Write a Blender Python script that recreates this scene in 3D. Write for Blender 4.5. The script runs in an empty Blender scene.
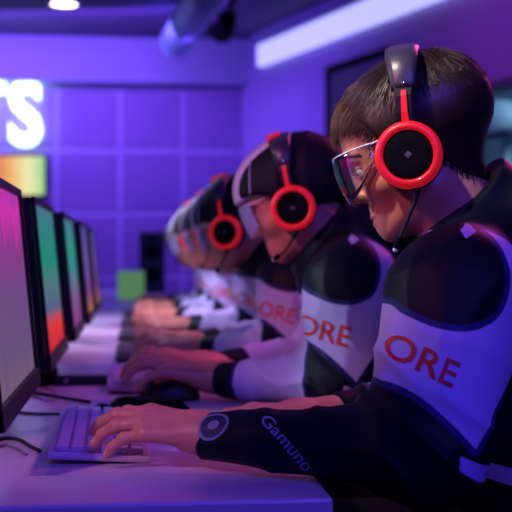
import bpy, bmesh, math, random
import numpy as np
from mathutils import Vector, Matrix
from mathutils.bvhtree import BVHTree
random.seed(7); rng = np.random.default_rng(7)
PI = math.pi
scene = bpy.context.scene
COL = scene.collection
F32 = np.float32

# ------------------------------------------------------------------ materials
MATS = {}
def nodes_of(name):
    m = bpy.data.materials.new(name); m.use_nodes = True
    nt = m.node_tree; b = nt.nodes['Principled BSDF']
    MATS[name] = m
    return m, nt, b
def mat(name, col, rough=0.5, metal=0.0, noise=0.0, nscale=40.0, bump=0.0, spec=0.5, coat=0.0, emit=None, estr=0.0, sss=0.0):
    m, nt, b = nodes_of(name)
    b.inputs['Base Color'].default_value = (*col, 1); b.inputs['Roughness'].default_value = rough
    b.inputs['Metallic'].default_value = metal; b.inputs['Specular IOR Level'].default_value = spec
    b.inputs['Coat Weight'].default_value = coat
    if emit:
        b.inputs['Emission Color'].default_value = (*emit, 1); b.inputs['Emission Strength'].default_value = estr
    if sss:
        b.inputs['Subsurface Weight'].default_value = sss
        b.inputs['Subsurface Radius'].default_value = (0.9, 0.35, 0.2); b.inputs['Subsurface Scale'].default_value = 0.006
    if noise or bump:
        tc = nt.nodes.new('ShaderNodeTexCoord'); n = nt.nodes.new('ShaderNodeTexNoise')
        n.inputs['Scale'].default_value = nscale; n.inputs['Detail'].default_value = 4
        nt.links.new(tc.outputs['Object'], n.inputs['Vector'])
        if noise:
            mx = nt.nodes.new('ShaderNodeMix'); mx.data_type = 'RGBA'
            mx.inputs[6].default_value = (*[c * (1 - noise) for c in col], 1)
            mx.inputs[7].default_value = (*[min(1, c * (1 + noise)) for c in col], 1)
            nt.links.new(n.outputs['Fac'], mx.inputs[0]); nt.links.new(mx.outputs[2], b.inputs['Base Color'])
        if bump:
            bp = nt.nodes.new('ShaderNodeBump'); bp.inputs['Strength'].default_value = bump; bp.inputs['Distance'].default_value = 0.002
            nt.links.new(n.outputs['Fac'], bp.inputs['Height']); nt.links.new(bp.outputs['Normal'], b.inputs['Normal'])
    return m

mat('black_plastic', (0.006, 0.006, 0.009), 0.42, noise=.2, spec=.3)
mat('black_matte', (0.003, 0.003, 0.005), 0.75, noise=.2, spec=.08)
mat('black_rubber', (0.01, 0.01, 0.012), 0.7, noise=.2, bump=.2, nscale=300)
mat('cushion', (0.012, 0.014, 0.035), 0.55, noise=.3, bump=.3, nscale=200)
mat('band_leather', (0.035, 0.032, 0.06), 0.36, noise=.3, bump=.15, nscale=150)
mat('red_gloss', (0.72, 0.008, 0.015), 0.4, coat=.2, emit=(1, .015, .03), estr=.30)  # no lamp: faint emission added to hold the deep red under pink light
mat('metal_dark', (0.08, 0.08, 0.09), 0.3, metal=.9)
mat('chrome', (0.6, 0.6, 0.65), 0.2, metal=1)
mat('logo_grey', (0.10, 0.10, 0.13), 0.4)
mat('key_lilac', (0.58, 0.48, 0.74), 0.4, noise=.08)
mat('board_lilac', (0.58, 0.46, 0.68), 0.45, noise=.08)
mat('key_dark', (0.05, 0.045, 0.07), 0.5)
mat('desk_top', (0.66, 0.58, 0.68), 0.33, noise=.05, nscale=6, spec=.5)
mat('desk_side', (0.02, 0.02, 0.035), 0.5)
mat('desk_leg', (0.05, 0.05, 0.06), 0.4, metal=.7)
mat('trouser', (0.008, 0.009, 0.015), 0.85, noise=.3, bump=.3, nscale=250)
mat('shoe', (0.05, 0.05, 0.06), 0.5)
mat('eye_white', (0.75, 0.72, 0.72), 0.15)
mat('cap_cloth', (0.004, 0.005, 0.011), 0.65, noise=.3, bump=.3, nscale=220, spec=.25)
mat('cap_rimlight_piping', (0.62, 0.66, 0.72), 0.4, noise=.06)  # pale tone for the painted rim light on the caps and for the piping
mat('mic_white', (0.8, 0.8, 0.82), 0.4)
mat('print_red', (0.62, 0.02, 0.035), 0.6)
mat('print_lav', (0.26, 0.27, 0.62), 0.6)
mat('print_grey', (0.17, 0.23, 0.36), 0.5)
mat('print_blue', (0.01, 0.02, 0.07), 0.5)
mat('lens_frame', (0.72, 0.74, 0.8), 0.15, coat=.5)
mat('cord_grey', (0.25, 0.23, 0.28), 0.5)
mat('green_box', (0.20, 0.55, 0.16), 0.5, noise=.15, nscale=9, emit=(.25, .6, .2), estr=.30)  # the carton is no lamp; emission added to keep it green under violet light
mat('speaker_dark', (0.03, 0.07, 0.10), 0.6, noise=.2)
mat('floor_mat', (0.03, 0.028, 0.04), 0.35, noise=.3, nscale=3)
mat('ceiling_mat', (0.11, 0.085, 0.19), 0.85, noise=.05, nscale=3)
mat('wall_side', (0.42, 0.36, 0.62), 0.8, noise=.05, nscale=2)
mat('wall_dark', (0.10, 0.09, 0.15), 0.8, noise=.1, nscale=2)
mat('fascia', (0.34, 0.36, 0.52), 0.75, noise=.04, nscale=2)
mat('duct', (0.34, 0.62, 0.74), 0.5, noise=.1, nscale=3)
mat('door_dark', (0.035, 0.02, 0.06), 0.5, noise=.2, nscale=4)
mat('booth_wall', (0.10, 0.24, 0.22), 0.7, noise=.1, nscale=3)
mat('stand_pale', (0.45, 0.62, 0.62), 0.45, noise=.05)
mat('led_strip', (0.9, 0.9, 1), 0.4, emit=(0.50, 0.54, 1.0), estr=1.0)
mat('lamp_glow', (1, 1, 1), 0.4, emit=(1, 0.72, 0.72), estr=9)
mat('sign_glow', (0.9, 0.95, 1), 0.4, emit=(0.60, 0.93, 1.0), estr=2.6)

def m_glass(name='clear_lens', ior=1.42, add=.09):
    m, nt, b = nodes_of(name)
    out = nt.nodes['Material Output']
    tr = nt.nodes.new('ShaderNodeBsdfTransparent'); tr.inputs['Color'].default_value = (0.95, 0.95, 0.99, 1)
    gl = nt.nodes.new('ShaderNodeBsdfGlossy'); gl.inputs['Roughness'].default_value = 0.06; gl.inputs['Color'].default_value = (.95, .95, 1, 1)
    fr = nt.nodes.new('ShaderNodeFresnel'); fr.inputs['IOR'].default_value = ior
    ad = nt.nodes.new('ShaderNodeMath'); ad.operation = 'ADD'; ad.inputs[1].default_value = add
    mx = nt.nodes.new('ShaderNodeMixShader')
    nt.links.new(fr.outputs[0], ad.inputs[0]); nt.links.new(ad.outputs[0], mx.inputs[0])
    nt.links.new(tr.outputs[0], mx.inputs[1]); nt.links.new(gl.outputs[0], mx.inputs[2]); nt.links.new(mx.outputs[0], out.inputs[0])
m_glass(); m_glass('pane_glass', 1.12, .01)
def m_frost():
    # frosted pale lens of the players further back
    m, nt, b = nodes_of('milky_lens')
    out = nt.nodes['Material Output']
    tr = nt.nodes.new('ShaderNodeBsdfTransparent'); tr.inputs['Color'].default_value = (0.9, 0.92, 1, 1)
    b.inputs['Base Color'].default_value = (0.55, 0.66, 0.98, 1); b.inputs['Roughness'].default_value = .45
    mx = nt.nodes.new('ShaderNodeMixShader'); mx.inputs[0].default_value = 0.40
    nt.links.new(tr.outputs[0], mx.inputs[1]); nt.links.new(b.outputs[0], mx.inputs[2]); nt.links.new(mx.outputs[0], out.inputs[0])
m_frost()
def attr(nt, name):
    a = nt.nodes.new('ShaderNodeAttribute'); a.attribute_name = name; return a
def mixrgb(nt, fac, a, b_):
    mx = nt.nodes.new('ShaderNodeMix'); mx.data_type = 'RGBA'
    nt.links.new(fac, mx.inputs[0])
    for i, v in ((6, a), (7, b_)):
        if isinstance(v, tuple): mx.inputs[i].default_value = (*v, 1)
        else: nt.links.new(v, mx.inputs[i])
    return mx.outputs[2]
def stepf(nt, sock, w):
    mr = nt.nodes.new('ShaderNodeMapRange'); mr.inputs[1].default_value = -w; mr.inputs[2].default_value = w
    nt.links.new(sock, mr.inputs[0]); return mr.outputs[0]
def m_skin():
    m, nt, b = nodes_of('skin')
    tc = nt.nodes.new('ShaderNodeTexCoord'); n = nt.nodes.new('ShaderNodeTexNoise'); n.inputs['Scale'].default_value = 60; n.inputs['Detail'].default_value = 5
    nt.links.new(tc.outputs['Object'], n.inputs['Vector'])
    c = mixrgb(nt, n.outputs['Fac'], (0.62, 0.25, 0.155), (0.72, 0.32, 0.205))
    c = mixrgb(nt, attr(nt, 'lip').outputs['Fac'], c, (0.52, 0.16, 0.15))
    c = mixrgb(nt, attr(nt, 'brow').outputs['Fac'], c, (0.035, 0.02, 0.015))
    c = mixrgb(nt, attr(nt, 'nail').outputs['Fac'], c, (0.78, 0.52, 0.48))
    nt.links.new(c, b.inputs['Base Color'])
    b.inputs['Roughness'].default_value = 0.42
    b.inputs['Subsurface Weight'].default_value = 0.12; b.inputs['Subsurface Radius'].default_value = (0.9, .35, .2); b.inputs['Subsurface Scale'].default_value = .006
    n2 = nt.nodes.new('ShaderNodeTexNoise'); n2.inputs['Scale'].default_value = 420; n2.inputs['Detail'].default_value = 2
    nt.links.new(tc.outputs['Object'], n2.inputs['Vector'])
    bp = nt.nodes.new('ShaderNodeBump'); bp.inputs['Strength'].default_value = .12; bp.inputs['Distance'].default_value = .001
    nt.links.new(n2.outputs['Fac'], bp.inputs['Height']); nt.links.new(bp.outputs['Normal'], b.inputs['Normal'])
m_skin()
def m_jacket():
    m, nt, b = nodes_of('jacket_cloth')
    tc = nt.nodes.new('ShaderNodeTexCoord'); n = nt.nodes.new('ShaderNodeTexNoise'); n.inputs['Scale'].default_value = 30; n.inputs['Detail'].default_value = 6
    nt.links.new(tc.outputs['Object'], n.inputs['Vector'])
    dark = mixrgb(nt, n.outputs['Fac'], (0.003, 0.005, 0.011), (0.006, 0.010, 0.020))
    c = mixrgb(nt, stepf(nt, attr(nt, 'trim').outputs['Fac'], .0012), dark, (0.02, 0.03, 0.16))
    c = mixrgb(nt, stepf(nt, attr(nt, 'white').outputs['Fac'], .0008), c, (0.52, 0.50, 0.85))
    c = mixrgb(nt, stepf(nt, attr(nt, 'tag').outputs['Fac'], .0006), c, (0.45, 0.36, 0.75))
    nt.links.new(c, b.inputs['Base Color'])
    b.inputs['Roughness'].default_value = 0.5; b.inputs['Specular IOR Level'].default_value = .12; b.inputs['Sheen Weight'].default_value = .0; b.inputs['Sheen Roughness'].default_value = .4
    b.inputs['Sheen Tint'].default_value = (.6, .7, 1, 1)
    n2 = nt.nodes.new('ShaderNodeTexNoise'); n2.inputs['Scale'].default_value = 500
    nt.links.new(tc.outputs['Object'], n2.inputs['Vector'])
    bp = nt.nodes.new('ShaderNodeBump'); bp.inputs['Strength'].default_value = .1; bp.inputs['Distance'].default_value = .001
    nt.links.new(n2.outputs['Fac'], bp.inputs['Height']); nt.links.new(bp.outputs['Normal'], b.inputs['Normal'])
m_jacket()
def m_hair():
    m, nt, b = nodes_of('hair_brown')
    a = attr(nt, 'tone')
    c = mixrgb(nt, a.outputs['Fac'], (0.010, 0.006, 0.006), (0.42, 0.20, 0.10))
    nt.links.new(c, b.inputs['Base Color']); b.inputs['Roughness'].default_value = .38
m_hair()
def m_eye():
    m, nt, b = nodes_of('eyeball')
    a = attr(nt, 'iris')
    c = mixrgb(nt, a.outputs['Fac'], (0.62, 0.58, 0.58), (0.02, 0.012, 0.01))
    nt.links.new(c, b.inputs['Base Color']); b.inputs['Roughness'].default_value = .1
m_eye()
def m_screen(name, stops, strength, streak=.5, sc=(6, 3)):
    """a lit game picture: colours from top (v=0) to bottom with irregular blotches"""
    m, nt, b = nodes_of(name)
    tc = nt.nodes.new('ShaderNodeTexCoord'); sep = nt.nodes.new('ShaderNodeSeparateXYZ')
    nt.links.new(tc.outputs['UV'], sep.inputs[0])
    mp = nt.nodes.new('ShaderNodeMapping'); mp.inputs['Scale'].default_value = (sc[0], sc[1], 1)
    nt.links.new(tc.outputs['UV'], mp.inputs['Vector'])
    n = nt.nodes.new('ShaderNodeTexNoise'); n.inputs['Scale'].default_value = 1.0; n.inputs['Detail'].default_value = 5; n.inputs['Distortion'].default_value = 1.2
    nt.links.new(mp.outputs[0], n.inputs['Vector'])
    ma = nt.nodes.new('ShaderNodeMath'); ma.operation = 'MULTIPLY_ADD'; ma.inputs[1].default_value = streak; 
    nt.links.new(n.outputs['Fac'], ma.inputs[0]); nt.links.new(sep.outputs[1], ma.inputs[2])
    sb = nt.nodes.new('ShaderNodeMath'); sb.operation = 'SUBTRACT'; sb.inputs[1].default_value = streak * .5
    nt.links.new(ma.outputs[0], sb.inputs[0])
    cr = nt.nodes.new('ShaderNodeValToRGB')
    while len(cr.color_ramp.elements) < len(stops): cr.color_ramp.elements.new(0.5)
    for e, (p, c) in zip(cr.color_ramp.elements, stops): e.position = p; e.color = (*c, 1)
    nt.links.new(sb.outputs[0], cr.inputs[0])
    b.inputs['Base Color'].default_value = (.004, .004, .004, 1); b.inputs['Roughness'].default_value = .35; b.inputs['Specular IOR Level'].default_value = 0
    nt.links.new(cr.outputs[0], b.inputs['Emission Color']); b.inputs['Emission Strength'].default_value = strength
m_screen('screen_magenta', [(0, (.20, .12, .20)), (.18, (.16, .10, .24)), (.45, (.17, .08, .26)), (.7, (.30, .05, .30)), (.88, (.75, .04, .50)), (1, (.45, .05, .45))], .82, .45, (7, 1.2))
m_screen('screen_teal', [(0, (.7, .03, .06)), (.16, (.9, .05, .05)), (.26, (.12, .14, .30)), (.42, (.10, .22, .26)), (.6, (.02, .30, .22)), (.85, (.04, .26, .28)), (1, (.08, .2, .32))], .8, .28, (4, 2))
m_screen('screen_green', [(0, (.25, .05, .25)), (.25, (.22, .10, .30)), (.5, (.05, .24, .30)), (.7, (.03, .32, .25)), (1, (.06, .18, .30))], .9, .3, (4, 2))
m_screen('screen_violet', [(0, (.5, .18, .05)), (.25, (.2, .06, .3)), (.6, (.15, .10, .4)), (1, (.10, .08, .35))], .9, .3, (4, 2))
def m_poster():
    m, nt, b = nodes_of('wall_screen_glow')
    tc = nt.nodes.new('ShaderNodeTexCoord'); sep = nt.nodes.new('ShaderNodeSeparateXYZ'); nt.links.new(tc.outputs['UV'], sep.inputs[0])
    cr = nt.nodes.new('ShaderNodeValToRGB')
    st = [(0, (.6, .8, .3)), (.45, (.35, .62, .16)), (.60, (.85, .25, .04)), (.70, (.95, .50, .08)), (.84, (.95, .92, .40)), (1, (.35, .75, .25))]
    while len(cr.color_ramp.elements) < len(st): cr.color_ramp.elements.new(.5)
    for e, (p, c) in zip(cr.color_ramp.elements, st): e.position = p; e.color = (*c, 1)
    n = nt.nodes.new('ShaderNodeTexNoise'); n.inputs['Scale'].default_value = 5
    nt.links.new(tc.outputs['UV'], n.inputs['Vector'])
    ma = nt.nodes.new('ShaderNodeMath'); ma.operation = 'MULTIPLY_ADD'; ma.inputs[1].default_value = .12
    nt.links.new(n.outputs['Fac'], ma.inputs[0]); nt.links.new(sep.outputs[0], ma.inputs[2])
    sb = nt.nodes.new('ShaderNodeMath'); sb.operation = 'SUBTRACT'; sb.inputs[1].default_value = .06
    nt.links.new(ma.outputs[0], sb.inputs[0]); nt.links.new(sb.outputs[0], cr.inputs[0])
    b.inputs['Base Color'].default_value = (.02, .02, .02, 1)
    nt.links.new(cr.outputs[0], b.inputs['Emission Color']); b.inputs['Emission Strength'].default_value = .9
m_poster()
def m_panels():
    m, nt, b = nodes_of('wall_panels')
    tc = nt.nodes.new('ShaderNodeTexCoord'); n = nt.nodes.new('ShaderNodeTexNoise'); n.inputs['Scale'].default_value = 1.6; n.inputs['Detail'].default_value = 3
    nt.links.new(tc.outputs['Object'], n.inputs['Vector'])
    c = mixrgb(nt, n.outputs['Fac'], (0.20, 0.16, 0.36), (0.34, 0.22, 0.46))  # pinkish blotches paint soft patches of light into the panel colour
    nt.links.new(c, b.inputs['Base Color']); b.inputs['Roughness'].default_value = .6
m_panels()
mat('wall_seams', (0.46, 0.40, 0.62), 0.6)

# ------------------------------------------------------------------ objects
def link(o, parent=None):
    COL.objects.link(o)
    if parent is not None: o.parent = parent
    return o
def tag(o, label=None, cat=None, group=None, kind=None):
    if label: o['label'] = label
    if cat: o['category'] = cat
    if group: o['group'] = group
    if kind: o['kind'] = kind
    return o
def empty(name, loc=(0, 0, 0), rz=0.0):
    o = bpy.data.objects.new(name, None); o.empty_display_size = .1
    o.location = loc; o.rotation_euler = (0, 0, rz)
    return link(o)
def obj(name, bm, material, parent=None, smooth=False, loc=None):
    me = bpy.data.meshes.new(name)
    if bm.faces and smooth:
        for f in bm.faces: f.smooth = True
    bmesh.ops.recalc_face_normals(bm, faces=bm.faces[:])
    bm.to_mesh(me); bm.free()
    me.materials.append(MATS[material])
    o = bpy.data.objects.new(name, me); link(o, parent)
    if loc is not None: o.location = loc
    return o
def obj_vf(name, V, Q, material, parent=None, smooth=True, attrs=None):
    me = bpy.data.meshes.new(name)
    V = np.asarray(V, dtype=F32); Q = np.asarray(Q, dtype=np.int32)
    me.vertices.add(len(V)); me.vertices.foreach_set('co', V.ravel())
    k = Q.shape[1]
    me.loops.add(Q.size); me.loops.foreach_set('vertex_index', Q.ravel())
    me.polygons.add(len(Q)); me.polygons.foreach_set('loop_start', np.arange(0, Q.size, k, dtype=np.int32))
    me.update(calc_edges=True); me.validate()
    if smooth: me.polygons.foreach_set('use_smooth', np.ones(len(me.polygons), dtype=bool))
    for n, a in (attrs or {}).items():
        at = me.attributes.new(n, 'FLOAT', 'POINT'); at.data.foreach_set('value', np.asarray(a, dtype=F32))
    me.materials.append(MATS[material])
    o = bpy.data.objects.new(name, me); link(o, parent)
    return o
def box(bm, c, s, bevel=0.0, M=None, seg=2):
    r = bmesh.ops.create_cube(bm, size=1.0)
    vs = r['verts']
    for v in vs: v.co = Vector((v.co.x * s[0], v.co.y * s[1], v.co.z * s[2]))
    if bevel:
        es = list({e for v in vs for e in v.link_edges})
        rr = bmesh.ops.bevel(bm, geom=es, offset=bevel, segments=seg, affect='EDGES', profile=.5)
        vs = [v for v in {v for f in rr['faces'] for v in f.verts} | {v for v in vs if v.is_valid}]
    for v in vs:
        p = v.co + Vector(c)
        v.co = (M @ p) if M is not None else p
    return vs
def bx(c, s, bevel=0.0, M=None):
    bm = bmesh.new(); box(bm, c, s, bevel, M); return bm
def tube(bm, pts, rad, n=10, cap=True):
    """swept round tube; rad a number or a list"""
    P = [Vector(p) for p in pts]; m = len(P)
    R = [rad] * m if isinstance(rad, (int, float)) else rad
    rings = []; up = None
    for i in range(m):
        t = (P[min(i + 1, m - 1)] - P[max(i - 1, 0)]).normalized()
        if up is None:
            up = t.orthogonal().normalized()
        else:
            up = (up - t * up.dot(t)).normalized()
        b = t.cross(up)
        rings.append([bm.verts.new(P[i] + (up * math.cos(2 * PI * k / n) + b * math.sin(2 * PI * k / n)) * R[i]) for k in range(n)])
    for i in range(m - 1):
        for k in range(n):
            bm.faces.new((rings[i][k], rings[i][(k + 1) % n], rings[i + 1][(k + 1) % n], rings[i + 1][k]))
    if cap:
        bm.faces.new(rings[0][::-1]); bm.faces.new(rings[-1])
def tb(pts, rad, n=10):
    bm = bmesh.new(); tube(bm, pts, rad, n); return bm
def lathe(bm, prof, M=Matrix(), n=40):
    """prof: (radius, height) pairs round local z"""
    rings = []
    for r, z in prof:
        if r < 1e-6: rings.append([bm.verts.new(M @ Vector((0, 0, z)))])
        else: rings.append([bm.verts.new(M @ Vector((r * math.cos(2 * PI * k / n), r * math.sin(2 * PI * k / n), z))) for k in range(n)])
    for a, b in zip(rings, rings[1:]):
        for k in range(n):
            q = [a[k % len(a)], a[(k + 1) % len(a)], b[(k + 1) % len(b)], b[k % len(b)]]
            u = []
            for v in q:
                if v not in u: u.append(v)
            if len(u) >= 3: bm.faces.new(u)
def lt(prof, M=Matrix(), n=40):
    bm = bmesh.new(); lathe(bm, prof, M, n); return bm
def spline(pts, n=8):
    P = [Vector(p) for p in pts]; out = []
    for i in range(len(P) - 1):
        a, b, c, d = P[max(i - 1, 0)], P[i], P[i + 1], P[min(i + 2, len(P) - 1)]
        for k in range(n):
            t = k / n
            out.append(.5 * ((2 * b) + (c - a) * t + (2 * a - 5 * b + 4 * c - d) * t * t + (3 * b - a - 3 * c + d) * t ** 3))
    out.append(P[-1]); return out
KIDS = None
def copy_tree(o, parent=None):
    c = o.copy(); COL.objects.link(c); c.parent = parent
    for ch in KIDS.get(o.name, []): copy_tree(ch, c)
    return c

# ------------------------------------------------------------------ camera
TH = math.radians(6.1); FPX = 1150.0; CAMZ = 1.0
cd = bpy.data.cameras.new('camera'); cam = bpy.data.objects.new('camera', cd); COL.objects.link(cam)
cam.location = (0, 0, CAMZ); cam.rotation_euler = (PI / 2, 0, -TH)
cd.sensor_width = 36; cd.lens = FPX / 512 * 36; cd.clip_start = .05
cd.dof.use_dof = True; cd.dof.focus_distance = 1.46; cd.dof.aperture_fstop = 6.2
scene.camera = cam
def at(px, py, D):
    lat = (px - 256) / FPX * D
    return Vector((D * math.sin(TH) + lat * math.cos(TH), D * math.cos(TH) - lat * math.sin(TH), CAMZ + (257 - py) / FPX * D))
scene.view_settings.view_transform = 'Standard'; scene.view_settings.look = 'None'
scene.view_settings.exposure = 0.0; scene.view_settings.gamma = 1.0; scene.view_settings.use_curve_mapping = False
scene.cycles.use_denoising = True
scene.cycles.max_bounces = 8; scene.cycles.sample_clamp_indirect = 4.0
# ------------------------------------------------------------------ the room
DESK = 0.73
YB = 10.95                                   # far wall
tag(obj('floor', bx((0, 4.4, -.05), (8.4, 13.4, .1)), 'floor_mat'), kind='structure')
tag(obj('ceiling', bx((0, 4.4, 3.09), (8.4, 13.4, .1)), 'ceiling_mat'), kind='structure')
# far wall: square panels with pale seams between
wb = tag(obj('wall_back', bx((-.9, YB + .08, 1.52), (5.2, .1, 3.04)), 'wall_seams'), kind='structure')
bm = bmesh.new()
sx0 = (57 - 256) / FPX * 11; pitch = 62.5 / FPX * 11
z_top = 1 + (257 - 90) / FPX * 11
cx0 = at(57, 0, 11).x
for i in range(-4, 4):
    for j in range(0, 5):
        x0 = cx0 + i * pitch; zt = z_top - j * pitch
        hh = pitch - .05
        zc = zt - pitch / 2
        if zc - hh / 2 < 0: hh = max(.02, hh + (zc - hh / 2)); zc = hh / 2
        xc = x0 + pitch / 2; ww = pitch - .05
        if xc + ww / 2 > 1.08: continue
        box(bm, (xc, YB + .026, zc), (ww, .010, hh), .003)
obj('wall_panel', bm, 'wall_panels', wb)
tag(obj('trim_1', bx((-.9, YB - .06, z_top + .235), (5.2, .18, .43), .01), 'fascia'), kind='structure')
tag(obj('wall_left', bx((-3.45, 4.4, 1.52), (.1, 13.4, 3.04)), 'wall_dark'), kind='structure')
tag(obj('wall_front', bx((0, -2.25, 1.52), (8.4, .1, 3.04)), 'wall_dark'), kind='structure')
# angled right wall, from the far corner out to the right
A = Vector((1.046, 10.95, 0)); dv = Vector((.326, -1.04, 0)).normalized(); nv = Vector((dv.y, -dv.x, 0))
if nv.x > 0: nv = -nv                        # faces into the room
def on_wall(s, off, z): return A + dv * s + nv * off + Vector((0, 0, z))
WM = Matrix.Translation(A) @ Matrix(((dv.x, nv.x, 0, 0), (dv.y, nv.y, 0, 0), (0, 0, 1, 0), (0, 0, 0, 1)))
def wall_s(px):                              # where a pixel column meets the angled wall
    k = (px - 256) / FPX
    D = 4.66 / (k + .435)
    p = at(px, 257, D); return (p - A).dot(dv)
LW = 7.35
s_w0, s_w1 = wall_s(470), wall_s(640)
zw0, zw1 = .85, 2.10
bm = bmesh.new()
def wbox(bm_, s0, s1, o0, o1, z0, z1, bev=0.0):
    box(bm_, ((s0 + s1) / 2, (o0 + o1) / 2, (z0 + z1) / 2), (s1 - s0, o1 - o0, z1 - z0), bev, WM)
wbox(bm, -.05, s_w0, -.1, 0, 0, 3.04); wbox(bm, s_w1, LW, -.1, 0, 0, 3.04)
wbox(bm, s_w0, s_w1, -.1, 0, 0, zw0); wbox(bm, s_w0, s_w1, -.1, 0, zw1, 3.04)
wr = tag(obj('wall_right', bm, 'wall_side'), kind='structure')
e = on_wall(LW, 0, 0)
tag(obj('wall_right', bx((e.x + .05, (e.y - 2.2) / 2, 1.52), (.1, e.y + 2.2, 3.04)), 'wall_dark'), kind='structure')
# window in the angled wall, a small blue-grey booth behind it
bm = bmesh.new(); f = .05
wbox(bm, s_w0, s_w1, -.09, .02, zw1 - f, zw1, .004); wbox(bm, s_w0, s_w1, -.09, .02, zw0, zw0 + f, .004)
wbox(bm, s_w0, s_w0 + f, -.09, .02, zw0 + f, zw1 - f, .004); wbox(bm, s_w1 - f, s_w1, -.09, .02, zw0 + f, zw1 - f, .004)
wn = tag(obj('window_1', bm, 'door_dark'), kind='structure')
bm = bmesh.new(); wbox(bm, s_w0 + f, s_w1 - f, -.05, -.044, zw0 + f, zw1 - f); obj('window_pane', bm, 'pane_glass', wn)
for q in ((s_w0 - 1.3, s_w1 + .5, -1.7, -1.6), (s_w0 - 1.4, s_w0 - 1.3, -1.7, -.1), (s_w1 + .5, s_w1 + .6, -1.7, -.1)):
    bm = bmesh.new(); wbox(bm, *q, 0, 3.04); tag(obj('wall_booth', bm, 'booth_wall'), kind='structure')
# pale dome-headed stand in the booth
ps = min((at(507, 140, 6.5 + .01 * i) for i in range(250)), key=lambda q: abs((Vector((q.x, q.y, 0)) - A).dot(nv) + .6)); ps.z = 0
st = tag(empty('stand_lamp', ps), 'pale dome-headed stand lamp behind the blue-grey window', 'lamp')
obj('base', lt([(0, 0), (.17, 0), (.17, .02), (.03, .04), (0, .04)]), 'stand_pale', st, True)
obj('post', tb([(0, 0, .03), (0, 0, 1.90)], .035, 16), 'stand_pale', st, True)
HM = Matrix.Translation((-.03, 0, 1.90)) @ Matrix.Rotation(math.radians(-12), 4, 'Y')
obj('lamp_shade', lt([(.155, -.02), (.165, 0), (.16, .07), (.13, .14), (.08, .19), (0, .21)], HM), 'stand_pale', st, True)
obj('lamp_rim', lt([(.15, -.05), (.172, -.05), (.172, -.01), (.15, -.01), (.15, -.05)], HM), 'metal_dark', st, True)
# light strip in the cove of the angled wall
sA, sB = wall_s(263), LW - .3
bm = bmesh.new(); wbox(bm, sA, sB, 0.0, .10, 2.93, 3.035)
cs = tag(obj('trim_2', bm, 'fascia'), kind='structure')
bm = bmesh.new(); wbox(bm, sA, sB, .002, .07, 2.73, 2.93, .02)
tag(obj('light_strip', bm, 'led_strip'), 'long glowing violet-white light strip high on the angled right wall', 'light strip')
# dark cabinet-like door leaf seen just left of the nearest head
sD0, sD1 = wall_s(333), wall_s(392)
bm = bmesh.new(); wbox(bm, sD0, sD1, 0.0, .035, 0, 2.47, .006)
dr = tag(obj('door_1', bm, 'door_dark'), kind='structure')
bm = bmesh.new()
for (a, b_, z0, z1) in ((sD0 - .05, sD0, 0, 2.52), (sD1, sD1 + .05, 0, 2.52), (sD0 - .05, sD1 + .05, 2.47, 2.53)): wbox(bm, a, b_, 0, .05, z0, z1, .004)
obj('door_frame', bm, 'black_matte', dr)
bm = bmesh.new(); wbox(bm, sD1 - .12, sD1 - .09, .035, .07, .95, 1.15, .008); obj('door_handle', bm, 'metal_dark', dr)

# ceiling things
p = at(64, 5, 9.26)
cl = tag(empty('ceiling_light', (p.x, p.y, 3.04)), 'round recessed ceiling downlight glowing warm pink-white', 'ceiling light')
obj('rim', lt([(.105, 0), (.14, 0), (.14, -.015), (.105, -.02), (.105, 0)]), 'stand_pale', cl, True)
obj('diffuser', lt([(0, -.012), (.06, -.016), (.104, -.01)]), 'lamp_glow', cl, True)
d0 = at(176, 40, 10.0); d1 = at(202, -20, 8.2)
du = tag(empty('ceiling_duct', (0, 0, 0)), 'fat blue-grey ventilation duct hanging under the dark ceiling', 'duct')
va = Vector((d0.x, d0.y, 2.86)); vb = Vector((d1.x + .02, d1.y, 2.86)); vb = vb + (vb - va) * .8
obj('pipe', tb([va, vb], .135, 28), 'duct', du, True)
for t in (.02, .3, .6, .9):
    c = va.lerp(vb, t); u = (vb - va).normalized(); obj('collar', tb([c - u * .02, c + u * .02], .140, 28), 'duct', du, True)
k0 = at(222, 40, 9.4); k1 = at(252, -10, 7.9)
tl = tag(empty('track_light', (0, 0, 0)), 'black ceiling spotlight rail with a pointed lamp head, beside the duct', 'light')
ra = Vector((k0.x, k0.y, 2.95)); rb = Vector((k1.x, k1.y, 2.95)); rb = rb + (rb - ra) * .4
obj('rail', tb([ra, rb], .035, 8), 'black_matte', tl)
u = (rb - ra).normalized()
obj('lamp_head', tb([ra + Vector((0, 0, -.10)) - u * .02, ra + Vector((0, 0, -.09)) + u * .10, ra + Vector((0, 0, -.07)) + u * .34], [.11, .10, .07], 18), 'black_matte', tl, True)
obj('stem', tb([ra + u * .15, ra + u * .15 + Vector((0, 0, -.06))], .02, 8), 'black_matte', tl)
for t in (.2, .8):
    c = ra.lerp(rb, t); obj('hanger', tb([c, Vector((c.x, c.y, 3.04))], .015, 6), 'black_matte', tl)

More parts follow.
